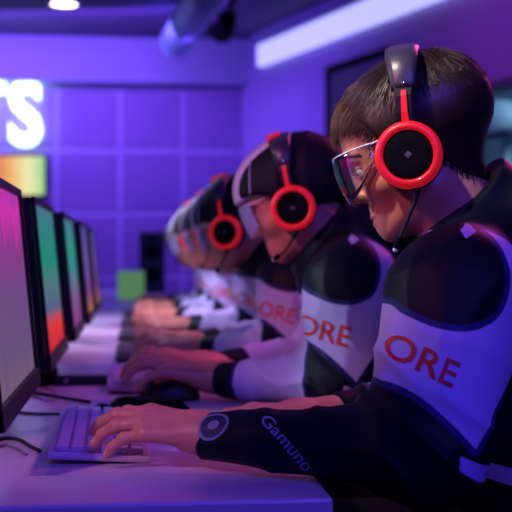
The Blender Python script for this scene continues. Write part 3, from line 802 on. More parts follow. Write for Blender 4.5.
def build_player(name, y0, label, head, armN, armF, handN, handF, style, h, hh, torso_dx=0.0, ndx=0.0):
    """one seated player; x is the room's, y relative to his own middle line, z the room's"""
    root_loc = (OX, y0, 0)
    X = torso_dx
    sN, eN, wN = [np.array(p) for p in armN]; sF, eF, wF = [np.array(p) for p in armF]
    nb = np.array((.468 + ndx, 0, .985))                                     # base of the neck
    hn = head.w((-.030, 0, -.025))
    head.nloc = (np.array((-.030, 0, -.025)), head.loc(nb[None].astype(F32))[0].astype(float))
    # --- body
    F = Field(.02)
    F.add(head.w((0, 0, .01)), .165 * head.sc, lambda P: head_sdf(head.loc(P)) * head.sc)
    nm = (hn + nb) / 2
    F.add(nm, .17, lambda P: smin(cap(P, hn, nb, .053 * head.sc, .060), cap(P, nb, (nb[0] + .02, 0, .90), .062, .09), .03), .03)
    def torso(P):
        Q = P * np.array((1, .72, 1), F32)
        d = cap(Q, (.475 + X, 0, .90), (.60, 0, .56), .095, .09)
        return smin(d, cap(P, sN + (.02, .04, 0), sF + (.02, -.04, 0), .050, .050), .05)
    F.add((.53, 0, .74), .36, torso, .04)
    for (s_, e_, w_) in ((sN, eN, wN), (sF, eF, wF)):
        c = (s_ + e_ + w_) / 3
        def arm(P, s_=s_, e_=e_, w_=w_): return smin(cap(P, s_, e_, .045, .037), cap(P, e_, w_, .036, .024), .02)
        F.add(c, .25, arm, .03)
    F.add(handN.c, handN.r, handN, .012); F.add(handF.c, handF.r, handF, .012)
    hips = [(.60, sgn * .09, .56) for sgn in (-1, 1)]; knees = [(.20, sgn * .13, .575) for sgn in (-1, 1)]; ank = [(.27, sgn * .13, .10) for sgn in (-1, 1)]
    def legs(P):
        d = np.full(len(P), 9.0, F32)
        for a, b, c in zip(hips, knees, ank):
            e = smin(cap(P, a, b, .072, .052), cap(P, b, c, .050, .033), .03)
            e = smin(e, cap(P, c, (c[0] - .13, c[1], .05), .032, .026), .02)
            d = np.minimum(d, e)
        return d
    F.add((.37, 0, .36), .50, legs, .03)
    lo = (-.20, -.44, .0); hi = (.86, .44, 1.40)
    V, Q = surface(F, lo, hi, hh)
    V = relax(V, Q, 1, .35)
    L = head.loc(V)
    l = np.abs(L[:, 1])
    lipd = np.minimum(((L[:, 2] + .0555) / .0058) ** 2 + (l / .0225) ** 2, ((L[:, 2] + .0658) / .0066) ** 2 + (l / .0195) ** 2)
    lip = np.clip((1.15 - lipd) * 3, 0, 1) * (L[:, 0] > .078)
    browc = .0315 + .004 * np.clip((l - .012) / .03, 0, 1) - .006 * np.clip((l - .042) / .012, 0, 1)
    brow = np.clip((1 - np.abs(L[:, 2] - browc) / .0042) * 3, 0, 1) * (l > .011) * (l < .055) * (L[:, 0] > .05)
    body = obj_vf(name, local(V), Q, 'skin', None, True, {'lip': lip, 'brow': brow, 'nail': np.maximum(handN.nail(V), handF.nail(V))})
    body.location = root_loc
    tag(body, label, 'person', 'players in a row at the desk')
    # --- eyes
    for sgn in (-1, 1):
        bm = bmesh.new(); bmesh.ops.create_uvsphere(bm, u_segments=24, v_segments=16, radius=.0128 * head.sc)
        c = head.w((.0755, sgn * .031, .0105)); g = (head.f - .35 * head.u); g /= np.linalg.norm(g)
        co = np.array([v.co[:] for v in bm.verts]); ir = (co @ g) / (.0128 * head.sc)
        for v in bm.verts: v.co += Vector(c) - Vector((OX, 0, 0))
        o = obj('eye', bm, 'eyeball', body, True)
        at_ = o.data.attributes.new('iris', 'FLOAT', 'POINT'); at_.data.foreach_set('value', np.clip((ir - .86) * 30, 0, 1).astype(F32))
    # --- jacket
    J = Field(.03)
    def jt(P):
        Qs = P * np.array((1, .74, 1), F32)
        d = cap(Qs, (.475 + X, 0, .905), (.60, 0, .60), .120, .118)
        d = smin(d, cap(P, sN + (.02, .03, .0), sF + (.01, -.03, .0), .070, .070), .05)
        for q in (sN, sF): d = smin(d, cap(P, q + (.02, 0, .02), nb + (.02, 0, .02), .062, .075), .04)
        return d
    J.add((.53, 0, .76), .36, jt, .03)
    def folds(P, e_, amp):
        q = P - e_.astype(F32); r = np.linalg.norm(q, axis=1)
        ph = 62 * q[:, 0] + 38 * q[:, 2] + 2.2 * np.sin(26 * q[:, 2] + 9 * q[:, 1]) + 1.4 * np.sin(31 * q[:, 0] - 17 * q[:, 1])
        return amp * (1 - np.abs(np.sin(ph * .5))) ** 2 * np.exp(-(r / .11) ** 2)
    for (s_, e_, w_, hd) in ((sN, eN, wN, handN), (sF, eF, wF, handF)):
        ax = (w_ - e_) / np.linalg.norm(w_ - e_)
        cut = w_ - ax * .012
        def sl(P, s_=s_, e_=e_, w_=w_, ax=ax, cut=cut):
            d = smin(cap(P, s_, e_, .086, .068), cap(P, e_, w_, .051, style['cuff_r']), .035)
            d = d - folds(P, e_, .013) - folds(P, (e_ * .45 + w_ * .55), .006) - folds(P, s_ * .4 + e_ * .6 + np.array((-.05, 0, .02)), .007)
            t = (P - cut.astype(F32)) @ ax.astype(F32)
            d = smax(d, t, .006)
            # hem ridge of the cuff
            rad = np.linalg.norm((P - cut.astype(F32)) - t[:, None] * ax.astype(F32), axis=1)
            d = smax(d, -np.maximum(rad - style['cuff_r'] + .007, -t - .02), .002)
            return d
        J.add((s_ + e_ + w_) / 3, .29, sl, .03)
    nd = (hn - nb) / np.linalg.norm(hn - nb)
    def collar(P):
        # stand-up collar with a soft hood lying behind the neck
        d = cap(P, nb + (.012, 0, -.05), nb + nd * .17 + (.012, 0, 0), .085, .070)
        cx, cz = .402 + ndx, 1.0135
        d = smax(d, (-(P[:, 0] - cx) * .78 + (P[:, 2] - cz) * .62), .008)
        d = smin(d, ell(P, (.555 + ndx * .7, 0, 1.055), (.090, .125, .072)), .03)
        return smin(d, ell(P, (.475 + ndx * .8, 0, .985), (.085, .15, .055)), .03)
    J.add((.51 + ndx, 0, 1.02), .24, collar, .03)
    def jack(P):
        d = J(P)
        top = nb + nd * .20
        d = smax(d, -cap(P, nb - nd * .02, top, .058, .058), .006)         # neck opening
        d = smax(d, .575 - P[:, 2], .01)
        ph = 38 * P[:, 2] - 55 * P[:, 0] + 2 * np.sin(21 * P[:, 2] + 4)
        return d - .0025 * (1 - np.abs(np.sin(ph * .5))) ** 2
    V, Q = surface(jack, (-.10, -.44, .54), (.88, .44, 1.18), h)
    V = relax(V, Q, 2, .4)
    near = V[:, 1] < 0
    s_, e_, w_ = sN, eN, wN
    dF = np.minimum(cap(V, eN, wN, 0, 0), cap(V, eF, wF, 0, 0))
    wh = poly_sd(V[:, 0], V[:, 2], WHITE)
    fore = np.zeros(len(V), bool)
    if style['sleeve'] == 'white':
        tt = np.full(len(V), -1.0)
        for (ee, ww) in ((eN, wN), (eF, wF)):
            ax = (ee - ww); Lh = np.linalg.norm(ax); ax = ax / Lh
            t = (V - ww.astype(F32)) @ ax.astype(F32)
            rr = np.linalg.norm(V - ww.astype(F32) - t[:, None] * ax.astype(F32), axis=1)
            on = (rr < .080) & (t < Lh * .98)
            wsl = np.minimum(t - .062, Lh * .80 - t)
            wh = np.where(on, np.maximum(np.where(t < Lh * .85, -1, wh), wsl), wh)
    st = np.where(V[:, 1] < -.17, poly_sd(V[:, 0], V[:, 2], STRIPES[0]), poly_sd(V[:, 0], V[:, 2], STRIPES[1]))
    tg = poly_sd(V[:, 0], V[:, 2], TAGP)
    # the forearms and the hood stay dark
    wh = np.where((V[:, 0] < .255) & (style['sleeve'] != 'white'), -1, wh)
    tg = np.where(near, np.maximum(tg, -1), -1)
    trim = .0035 - np.abs(wh + .004)
    jk = obj_vf('jacket', local(V), Q, 'jacket_cloth', body, True, {'white': wh, 'tag': np.maximum(tg, st), 'trim': trim})
    # --- trousers and shoes
    def tr(P):
        Qs = P * np.array((1, .74, 1), F32)
        d = cap(Qs, (.60, 0, .56), (.60, 0, .62), .108, .108)
        for a, b, c in zip(hips, knees, ank):
            d = smin(d, smin(cap(P, a, b, .088, .068), cap(P, b, c, .066, .052), .03), .03)
        return smax(d, .07 - P[:, 2], .004)
    V, Q = surface(tr, (.05, -.3, .04), (.80, .3, .78), .009)
    obj_vf('trousers', local(relax(V, Q, 2)), Q, 'trouser', body, True)
    for c in ank:
        def sh(P, c=c):
            d = smin(cap(P, (c[0] + .03, c[1], .045), (c[0] - .15, c[1], .036), .045, .036), cap(P, (c[0] + .005, c[1], .05), (c[0], c[1], .11), .042, .042), .02)
            return smax(d, .004 - P[:, 2], .004)
        V, Q = surface(sh, (c[0] - .22, c[1] - .07, -.01), (c[0] + .1, c[1] + .07, .17), .006)
        obj_vf('shoe', local(relax(V, Q, 1)), Q, 'shoe', body, True)
    return body, jk

# ------------------------------------------------------------------ hair
NECK = [(-.04, 0, -.025), (-.06, 0, -.2)]
def hairline(L):
    f = L[:, 0]
    return np.interp(f, (-.14, -.085, -.050, -.015, .028, .045, .062, .075), (-.085, -.080, -.050, .010, .010, .054, .080, .084))
def hair_sdf(P, extra=.0):
    Q = P
    d = hair_sdf_free(P, extra)
    return smax(d, (hairline(Q) - Q[:, 2]) * .8, .006)
def make_hair(body, head, h, strands=0, extra=0.0, seed=1):
    r = np.random.default_rng(seed)
    NECK[0], NECK[1] = [tuple(map(float, q)) for q in head.nloc]
    f = lambda P: hair_sdf(head.loc(P), extra) * head.sc
    c = head.w((-.01, 0, .04)); lo = c - .18; hi = c + .17
    V, Q = surface(f, lo, hi, h)
    V = relax(V, Q, 1)
    tone = np.full(len(V), .02)
    if strands:
        L = head.loc(V)
        nrm = np.stack([f(V + np.eye(3, dtype=F32)[i] * .001) - f(V - np.eye(3, dtype=F32)[i] * .001) for i in range(3)], 1)
        okv = np.where((L[:, 2] - hairline(L) > -.002) & (np.linalg.norm(nrm, axis=1) > .0012))[0]
        pick = r.choice(okv, strands)
        P = L[pick].astype(float)
        top = np.clip((P[:, 2] - .060) / .05, 0, 1)
        front = np.clip((P[:, 0] - .0) / .06, 0, 1) * top
        length = .009 + .030 * top + .010 * front
        length *= r.uniform(.7, 1.15, strands)
        wh = np.array((-.055, .0, .14))
        dr = P - wh; dr /= np.linalg.norm(dr, axis=1)[:, None]
        dr = dr * (1 - front[:, None] * .5) + front[:, None] * .5 * np.array((.75, 0, -.5))
        cl = np.floor(P / .011); hs = np.sin(cl @ np.array((12.9, 78.2, 37.7))) * 43758.5; hs = hs - np.floor(hs)
        dr = dr + (hs[:, None] - .5) * .30 * np.array((0, 1, 0)) + r.normal(0, .10, (strands, 3))
        lift = .0005 + .006 * top * r.uniform(.1, 1, strands) + .0012 * (1 - top) * r.uniform(0, 1, strands)
        S = 7; pts = []
        eps = .0015
        I3 = np.eye(3, dtype=F32)
        p = P.copy()
        gfun = lambda p_: hair_sdf_free(p_.astype(F32), extra)
        for k in range(S):
            g = np.stack([gfun(p + I3[i] * eps) - gfun(p - I3[i] * eps) for i in range(3)], 1)
            g /= np.maximum(np.linalg.norm(g, axis=1)[:, None], 1e-9)
            d0 = gfun(p)
            t = k / (S - 1)
            tgt = -.002 + lift * t
            p = p + g * (tgt - d0)[:, None]
            pts.append(p.copy())
            v = dr - g * np.sum(dr * g, axis=1)[:, None] * np.where(top > .1, 1.0, .55)[:, None]
            v /= np.maximum(np.linalg.norm(v, axis=1)[:, None], 1e-9)
            p = p + v * (length / (S - 1))[:, None]
        pts = np.stack(pts, 1)                                            # strands, S, 3
        tdir = np.gradient(pts, axis=1); tdir /= np.maximum(np.linalg.norm(tdir, axis=2)[..., None], 1e-9)
        a = np.cross(tdir, np.array((.3, .9, .2))); a /= np.maximum(np.linalg.norm(a, axis=2)[..., None], 1e-9)
        b = np.cross(tdir, a)
        rad = (.00075 * (1 - .85 * np.linspace(0, 1, S) ** 2))[None, :, None, None]
        ring = np.stack([a * math.cos(x) + b * math.sin(x) for x in (0, 2.094, 4.189)], 2)
        W = (pts[:, :, None, :] + ring * rad).reshape(-1, 3)
        Wd = head.H + head.sc * (W[:, :1] * head.f + W[:, 1:2] * head.l + W[:, 2:] * head.u)
        base = (np.arange(strands) * S * 3)[:, None, None] + (np.arange(S - 1) * 3)[None, :, None]
        kk = np.array([[0, 1, 4, 3], [1, 2, 5, 4], [2, 0, 3, 5]])
        Qs = (base[..., None] + kk[None, None]).reshape(-1, 4) + len(V)
        ton = np.clip(.02 + (.75 * front ** 1.3) * r.uniform(.1, 1, strands) * (.35 + .9 * hs) + .06 * r.uniform(0, 1, strands), 0, 1)  # lighter front strands: partly brown hair, partly highlight painted into the tone
        V = np.concatenate([V, Wd]); Q = np.concatenate([Q, Qs]); tone = np.concatenate([tone, np.repeat(ton, S * 3)])
    return obj_vf('hair', local(V), Q, 'hair_brown', body, True, {'tone': tone})
def hair_sdf_free(P, extra=.0):
    d = smin(cranium(P), cap(P, NECK[0], NECK[1], .053, .062), .03)
    d = d - np.interp(P[:, 2], (-.085, -.03, .02, .07), (.0005, .003, .008, .010)) - extra
    topw = np.clip((P[:, 2] - .07) / .06, 0, 1)
    return d - .004 * topw - .005 * np.clip(-P[:, 0] / .1, 0, 1) * np.clip((P[:, 2] - .0) / .06, 0, 1)

def make_cap(body, head, h):
    """a close dark cap with the light on its front rim built as a pale shell"""
    def dome(P): return smin(cranium(P) - .019, cap(P, (-.045, 0, .01), (-.055, 0, -.02), .066, .058), .02)
    def edge(P): return np.interp(P[:, 0], (-.13, -.06, -.02, .03, .06, .085), (-.030, -.025, .020, .028, .050, .056)) - P[:, 2]
    def ridge(P): return .004 * np.exp(-((P[:, 0] * .94 + P[:, 2] * .34 - .030) / .006) ** 2) + .003 * np.exp(-((P[:, 0] * .94 + P[:, 2] * .34 + .035) / .008) ** 2)
    f = lambda P: (lambda L: smax(dome(L) - ridge(L), edge(L) * .8, .006) * head.sc)(head.loc(P))
    c = head.w((-.01, 0, .05)); 
    V, Q = surface(f, c - .18, c + .18, h)
    cp = obj_vf('cap', local(relax(V, Q, 1)), Q, 'cap_cloth', body, True)
    def band(P):  # rim light along the front of the head, painted as a pale shell
        return smax(smax(smax(dome(P) - .004, np.abs(P[:, 1]) - .053, .005), .012 - P[:, 0] - P[:, 2] * .12, .004), (edge(P) - .006) * .8, .006)
    V, Q = surface(lambda P: band(head.loc(P)) * head.sc, c - .18, c + .18, h)
    obj_vf('cap_rim_light', local(relax(V, Q, 1)), Q, 'cap_rimlight_piping', cp, True)
    def line(P):
        t = P[:, 0] * .93 + P[:, 2] * .36
        return smax(smax(dome(P) - .0035, np.abs(t - .088) - .0014, .001), (edge(P) - .0) * .8, .004)
    V, Q = surface(lambda P: line(head.loc(P)) * head.sc, c - .18, c + .18, min(h, .0022))
    obj_vf('cap_piping', local(relax(V, Q, 1)), Q, 'cap_rimlight_piping', cp, True)

# ------------------------------------------------------------------ headset and glasses (lie on the head: things of their own)
def make_headset(head, y0, label, back, boom, top_red=False, cup_off=(0, 0, -.010)):
    M0 = head.M(back, cup_off)
    base = M0.translation.copy()
    r = tag(empty('headset', (base.x, base.y + y0, base.z)), label, 'headset', 'headsets worn by the players')
    Mx = Matrix.Translation(-base) @ M0                                   # headset frame -> root
    for sgn in (1, -1):
        ax = Matrix(((1, 0, 0, 0), (0, 0, sgn, 0), (0, 1, 0, 0), (0, 0, 0, 1)))   # local z -> outward
        A_ = Mx @ ax
        cup = obj('ear_cup', lt([(0, .098), (.036, .098), (.041, .100), (.043, .106), (.043, .114), (.040, .118), (.033, .1175), (0, .117)], A_, 48), 'black_plastic', r, True)
        obj('ear_cushion', lt([(.020, .073), (.036, .072), (.045, .077), (.047, .086), (.044, .096), (.030, .099), (.018, .094), (.020, .073)], A_, 48), 'cushion', cup, True)
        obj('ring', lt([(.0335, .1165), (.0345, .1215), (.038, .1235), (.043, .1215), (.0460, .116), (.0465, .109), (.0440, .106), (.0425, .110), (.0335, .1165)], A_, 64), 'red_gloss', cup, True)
        obj('cover', lt([(.0338, .1165), (.0335, .1185), (.030, .1200), (.012, .1185), (0, .1182)], A_, 48), 'black_matte', cup, True)
        bm = bmesh.new(); box(bm, (0, 0, .1190), (.0075, .0075, .0012), 0, A_ @ Matrix.Rotation(PI / 4, 4, 'Z')); box(bm, (0, 0, .1196), (.004, .004, .0012), 0, A_ @ Matrix.Rotation(PI / 4, 4, 'Z'))
        obj('logo', bm, 'logo_grey', cup)
        # slider plate with the red stripe on it
        sl = bmesh.new()
        pts = [(.0, .107, .040), (.0, .108, .058), (-.001, .106, .080), (-.002, .101, .098), (-.003, .093, .113)]
        def strip(bm_, pts_, w_, t_):
            vs = []
            for i, (x, z, y) in enumerate(pts_):
                i0, i1 = max(i - 1, 0), min(i + 1, len(pts_) - 1)
                tz, ty = pts_[i1][1] - pts_[i0][1], pts_[i1][2] - pts_[i0][2]
                L_ = math.hypot(tz, ty); nz, ny = ty / L_, -tz / L_
                ww = w_[i] if isinstance(w_, (list, tuple)) else w_
                q = [(x - ww, z, y), (x + ww, z, y), (x + ww, z + t_ * nz, y + t_ * ny), (x - ww, z + t_ * nz, y + t_ * ny)]
                vs.append([bm_.verts.new(A_ @ Vector((a_, c_, b_))) for a_, b_, c_ in q])
            for a_, b_ in zip(vs, vs[1:]):
                for k in range(4): bm_.faces.new((a_[k], a_[(k + 1) % 4], b_[(k + 1) % 4], b_[k]))
            bm_.faces.new(vs[0]); bm_.faces.new(vs[-1][::-1])
        strip(sl, pts, [.012, .011, .011, .0125, .013], .008)
        sd = obj('slider', sl, 'black_plastic', r)
        bm = bmesh.new()
        strip(bm, [(-.001, .1155, .042), (-.001, .1165, .058), (-.002, .1145, .080), (-.0025, .1120, .088)], [.0055, .0042, .0038, .0034], .0025)
        obj('stripe', bm, 'red_gloss', sd)
        bm = bmesh.new(); lathe(bm, [(0, .003), (.003, .003), (.0035, 0)], A_ @ Matrix.Translation((-.004, .098, .1095)), 10); obj('screw', bm, 'chrome', sd, True)
    # padded headband
    bm = bmesh.new(); n = 40; ring = []
    sect = [(-.025, -.002), (-.024, .006), (-.015, .010), (.015, .010), (.024, .006), (.025, -.002), (.015, -.007), (-.015, -.007)]
    for i in range(n + 1):
        a_ = PI * i / n
        cy, cz = math.cos(a_), math.sin(a_)
        y = .101 * math.copysign(abs(cy) ** .80, cy); z = .090 + .067 * abs(cz) ** .80
        ny, nz = cy * .9, max(cz, .05); L_ = math.hypot(ny, nz); ny /= L_; nz /= L_
        row = []
        wsc = .70 + .30 * cz
        for fx, t in sect: row.append(bm.verts.new(Mx @ Vector((fx * wsc - .003, y + ny * t, z + nz * t))))
        ring.append(row)
    for a_, b_ in zip(ring, ring[1:]):
        for k in range(8): bm.faces.new((a_[k], a_[(k + 1) % 8], b_[(k + 1) % 8], b_[k]))
    bm.faces.new(ring[0]); bm.faces.new(ring[-1][::-1])
    hb = obj('headband', bm, 'band_leather', r, True)
    if top_red:
        bm = bmesh.new(); ring = []
        for i in range(13):
            a_ = PI * (.30 + .40 * i / 12); cy, cz = math.cos(a_), math.sin(a_)
            y = .101 * math.copysign(abs(cy) ** .80, cy); z = .090 + .067 * abs(cz) ** .80
            ny, nz = cy * .9, cz; L_ = math.hypot(ny, nz); ny /= L_; nz /= L_
            ring.append([bm.verts.new(Mx @ Vector((fx, y + ny * t, z + nz * t))) for fx, t in ((-.004, .006), (-.004, .014), (.022, .013), (.024, .0))])
        for a_, b_ in zip(ring, ring[1:]):
            for k in range(4): bm.faces.new((a_[k], a_[(k + 1) % 4], b_[(k + 1) % 4], b_[k]))
        bm.faces.new(ring[0]); bm.faces.new(ring[-1][::-1])
        obj('band_cover', bm, 'red_gloss', hb, True)
    # microphone on the left cup
    mb = bmesh.new()
    P = spline([Mx @ Vector(p) for p in boom], 8); m = len(P)
    tube(mb, P, [(.0075 * (1 - min(1, i / (m * .35))) + .0028) * head.sc for i in range(m)], 10)
    mic = obj('microphone_boom', mb, 'black_rubber', r, True)
    d = (P[-1] - P[-2]).normalized()
    obj('microphone', tb([P[-1] - d * .006, P[-1] - d * .003, P[-1] + d * .009, P[-1] + d * .012], [.003, .005, .005, .0025], 12), 'black_matte', mic, True)
    obj('microphone_tip', tb([P[-1] + d * .010, P[-1] + d * .014, P[-1] + d * .016], [.0038, .0036, .001], 10), 'mic_white', mic, True)
    return r
def make_glasses(head, y0, label, lens='clear_lens', A1=1.38):
    M0 = head.M(0, (.06, 0, .01)); base = M0.translation.copy()
    r = tag(empty('safety_glasses', (base.x, base.y + y0, base.z)), label, 'glasses', 'wraparound glasses worn by the players')
    Mx = Matrix.Translation(-base) @ head.M(0)
    n, m = 40, 10
    def pt(a, v, t=0.0):
        s_, c_ = math.sin(a), math.cos(a)
        f_ = .036 + (.083 + t) * c_ ** .9 if c_ > 0 else .036
        l_ = (.0765 + t) * math.copysign(abs(s_) ** .95, s_)
        k = abs(a) / 1.38
        topu = .043 - .006 * k * k
        nose = math.exp(-(l_ / .015) ** 2) * .012
        botu = -.030 + .048 * k ** 2.6 + nose
        return Vector((f_ - .004 * (2 * v - 1) ** 2, l_, botu + (topu - botu) * v))
    bm = bmesh.new(); G = []
    for t in (0.0, .0022):
        G.append([[bm.verts.new(Mx @ pt(-A1 + 2 * A1 * i / n, j / m, t)) for j in range(m + 1)] for i in range(n + 1)])
    for s_, g in enumerate(G):
        for i in range(n):
            for j in range(m):
                q = (g[i][j], g[i + 1][j], g[i + 1][j + 1], g[i][j + 1]); bm.faces.new(q if s_ else q[::-1])
    a_, b_ = G
    for i in range(n):
        bm.faces.new((a_[i][0], b_[i][0], b_[i + 1][0], a_[i + 1][0])); bm.faces.new((a_[i][m], a_[i + 1][m], b_[i + 1][m], b_[i][m]))
    for j in range(m):
        bm.faces.new((a_[0][j], a_[0][j + 1], b_[0][j + 1], b_[0][j])); bm.faces.new((a_[n][j], b_[n][j], b_[n][j + 1], a_[n][j + 1]))
    ln = obj('lens', bm, lens, r, True)
    bm = bmesh.new()
    rim = [pt(-A1 + 2 * A1 * i / 60, 1.0, .001) for i in range(61)]
    tube(bm, [Mx @ p for p in rim], .0013 * head.sc, 7)
    rim = [pt(-A1 + 2 * A1 * i / 60, 0.0, .001) for i in range(61)]
    tube(bm, [Mx @ p for p in rim], .0005 * head.sc, 7)
    for a in (-A1, A1): tube(bm, [Mx @ pt(a, j / 8, .001) for j in range(9)], .0006 * head.sc, 7)
    obj('rim', bm, 'lens_frame', r, True)
    for sgn in (1, -1):
        e0 = pt(sgn * A1, .95, .001)
        bm = bmesh.new(); tube(bm, spline([Mx @ e0, Mx @ Vector((.020, sgn * .0785, .036)), Mx @ Vector((-.012, sgn * .0795, .030)), Mx @ Vector((-.030, sgn * .077, .015))], 6), .0015 * head.sc, 7)
        obj('temple', bm, 'lens_frame', r, True)
    return r

# ------------------------------------------------------------------ prints that lie on the cloth
def jacket_bvh(jk):
    me = jk.data
    co = np.empty(len(me.vertices) * 3, F32); me.vertices.foreach_get('co', co)
    return BVHTree.FromPolygons([tuple(v) for v in co.reshape(-1, 3).tolist()], [tuple(p.vertices) for p in me.polygons])
def decal(bvh, body, jk, P2, faces, c, right, up, ray, name, material, lift=.0012):
    """drape flat shapes (P2: u, v in metres) on the cloth along a direction"""
    c, right, up, ray = Vector(c), Vector(right).normalized(), Vector(up).normalized(), Vector(ray).normalized()
    bm = bmesh.new(); vs = [bm.verts.new((p[0], p[1], 0)) for p in P2]
    for f in faces:
        try: bm.faces.new([vs[i] for i in f])
        except ValueError: pass
    bmesh.ops.triangulate(bm, faces=bm.faces[:])
    for _ in range(4):
        es = [e for e in bm.edges if e.calc_length() > .0035]
        if not es: break
        bmesh.ops.subdivide_edges(bm, edges=es, cuts=1, use_grid_fill=False); bmesh.ops.triangulate(bm, faces=bm.faces[:])
    dead = []
    for v in bm.verts:
        p = c + right * v.co.x + up * v.co.y
        hit = bvh.ray_cast(p - ray * .25, ray, .5)
        if hit[0] is None: dead.append(v)
        else: v.co = hit[0] - ray * lift
    bmesh.ops.delete(bm, geom=dead, context='VERTS')
    me = bpy.data.meshes.new(name); bm.to_mesh(me); bm.free(); me.materials.append(MATS[material])
    o = bpy.data.objects.new(name, me); link(o, jk); return o
def text_shape(body_, w, h_, off=.0):
    me = text_mesh(body_, 1.0, 0, off, 0, 3)
    co = np.array([v.co[:2] for v in me.vertices]); mn, mx = co.min(0), co.max(0)
    co = (co - (mn + mx) / 2) / (mx - mn) * np.array((w, h_))
    return co, [tuple(p.vertices) for p in me.polygons]
def disc_shape(r0, r1, n=40, sx=1.0):
    P = [(r1 * math.cos(2 * PI * k / n) * sx, r1 * math.sin(2 * PI * k / n)) for k in range(n)]
    if r0 <= 0: return P, [tuple(range(n))]
    P += [(r0 * math.cos(2 * PI * k / n) * sx, r0 * math.sin(2 * PI * k / n)) for k in range(n)]
    return P, [(k, (k + 1) % n, n + (k + 1) % n, n + k) for k in range(n)]
# ------------------------------------------------------------------ the players
def rel(px, py, D, y0):
    p = at(px, py, D); return np.array((p.x, p.y - y0, p.z))
Y1 = 1.54
# ---- nearest player
hd1 = Head(rel(418, 159, 1.57, Y1), 17, 22, 0, .94)
hd1.H[1] = 0.0
armN = ((.388, -.175, .945), (.342, -.235, .776), (.076, -.085, .774))
armF = ((.500, .165, .945), (.50, .27, .765), (.290, .165, .765))
h1N = Hand((.100, -.092, .777), (-.93, .28, .14), (.05, -.30, 1), True, ((12, 20, 18), (10, 24, 20), (13, 25, 20), (19, 24, 18)), thumb=(40, 25, 20), sc=1.02)
h1F = Hand((.266, .160, .764), (-.98, -.06, .04), (.04, .1, 1), False, ((10, 12, 10), (10, 12, 10), (10, 14, 12), (12, 16, 12)), thumb=(32, 18, 14))
p1, j1 = build_player('person', Y1, 'nearest player in dark jacket, brown hair and clear glasses, leaning over the nearest keyboard', hd1, armN, armF, h1N, h1F,
                      dict(cuff_r=.027, sleeve='dark'), .0032, .0022)
make_hair(p1, hd1, .0035, 9000)
make_headset(hd1, Y1, 'headset with bright red ring on the nearest brown-haired player', 16, [(-.004, .106, -.040), (-.004, .108, -.058), (.010, .104, -.085), (.026, .098, -.115)], cup_off=(.008, 0, -.002))
make_glasses(hd1, Y1, 'clear wraparound glasses on the nearest brown-haired player')
bv = jacket_bvh(j1)
def cl(px, py, D): 
    v = rel(px, py, D, Y1); return (v[0] - OX, v[1], v[2])
P2, F2 = text_shape('ORE', .080, .030, .012)
decal(bv, p1, j1, P2, F2, cl(418, 358, 1.33), (math.cos(.44), 0, -math.sin(.44)), (math.sin(.44), 0, math.cos(.44)), (.08, 1, 0), 'sleeve_print', 'print_red')
P2, F2 = text_shape('Gamuno', .080, .014, .006)
decal(bv, p1, j1, P2, F2, cl(289, 444, 1.35), (math.cos(.90), 0, -math.sin(.90)), (math.sin(.90), 0, math.cos(.90)), (0, 1, -.15), 'forearm_print', 'print_lav')
em = cl(213, 428, 1.42); e_r = (1, 0, .15); e_u = (-.1, .62, .78); e_d = (0, .78, -.62)
P2, F2 = disc_shape(0, .0185); decal(bv, p1, j1, P2, F2, em, e_r, e_u, e_d, 'cuff_patch', 'print_blue', .0008)
P2, F2 = disc_shape(.0155, .0188); decal(bv, p1, j1, P2, F2, em, e_r, e_u, e_d, 'cuff_ring', 'print_grey', .0014)
P2, F2 = disc_shape(0, .0062, 24, 1.1); decal(bv, p1, j1, P2, F2, em, e_r, e_u, e_d, 'cuff_mark', 'print_grey', .0014)

# ---- second player
Y2 = Y1 + SP
hd2 = Head(rel(296, 207, 2.27, Y2), 14, 24, 0, .92); hd2.H[1] = 0.0
armN = ((.392, -.175, .940), (.372, -.235, .778), (.150, -.085, .768))
armF = ((.475, .165, .940), (.42, .25, .785), (.170, .120, .772))
h2N = Hand((.150, -.082, .770), (-.95, .16, .22), (.25, -.1, 1), True, ((4, 36, 26), (4, 38, 28), (6, 38, 28), (26, 24, 12)), spread=(6, 2, -4, -16), thumb=(36, 24, 18), sc=1.12)
h2F = Hand((.165, .115, .775), (-.95, -.14, .22), (.2, 0, 1), False, ((6, 34, 26), (4, 34, 28), (6, 36, 28), (12, 36, 26)), thumb=(40, 22, 18), sc=1.12)
p2, j2 = build_player('person', Y2, 'second player from the front, dark cap with silver painted rim light, near hand over a mouse', hd2, armN, armF, h2N, h2F,
                      dict(cuff_r=.030, sleeve='white'), .004, .003, -.01, -.07)
make_hair(p2, hd2, .005, 0, -.003); make_cap(p2, hd2, .004)
make_headset(hd2, Y2, 'red-ringed headset with a mic boom across the second player\'s cheek', 10, [(.004, .108, -.042), (.018, .106, -.062), (.040, .092, -.080), (.058, .080, -.088)], True)
make_glasses(hd2, Y2, 'pale wraparound glasses on the second player from the front', 'milky_lens', .95)
bv = jacket_bvh(j2)
def ore(bvh, person_, jk_, px, py, D, y0, w=.092, h_=.036):
    v = rel(px, py, D, y0); P2, F2 = text_shape('ORE', w, h_, .012)
    decal(bvh, person_, jk_, P2, F2, (v[0] - OX, v[1], v[2]), (math.cos(.24), 0, -math.sin(.24)), (math.sin(.24), 0, math.cos(.24)), (.08, 1, 0), 'sleeve_print', 'print_red')
ore(bv, p2, j2, 321, 330, 2.04, Y2)

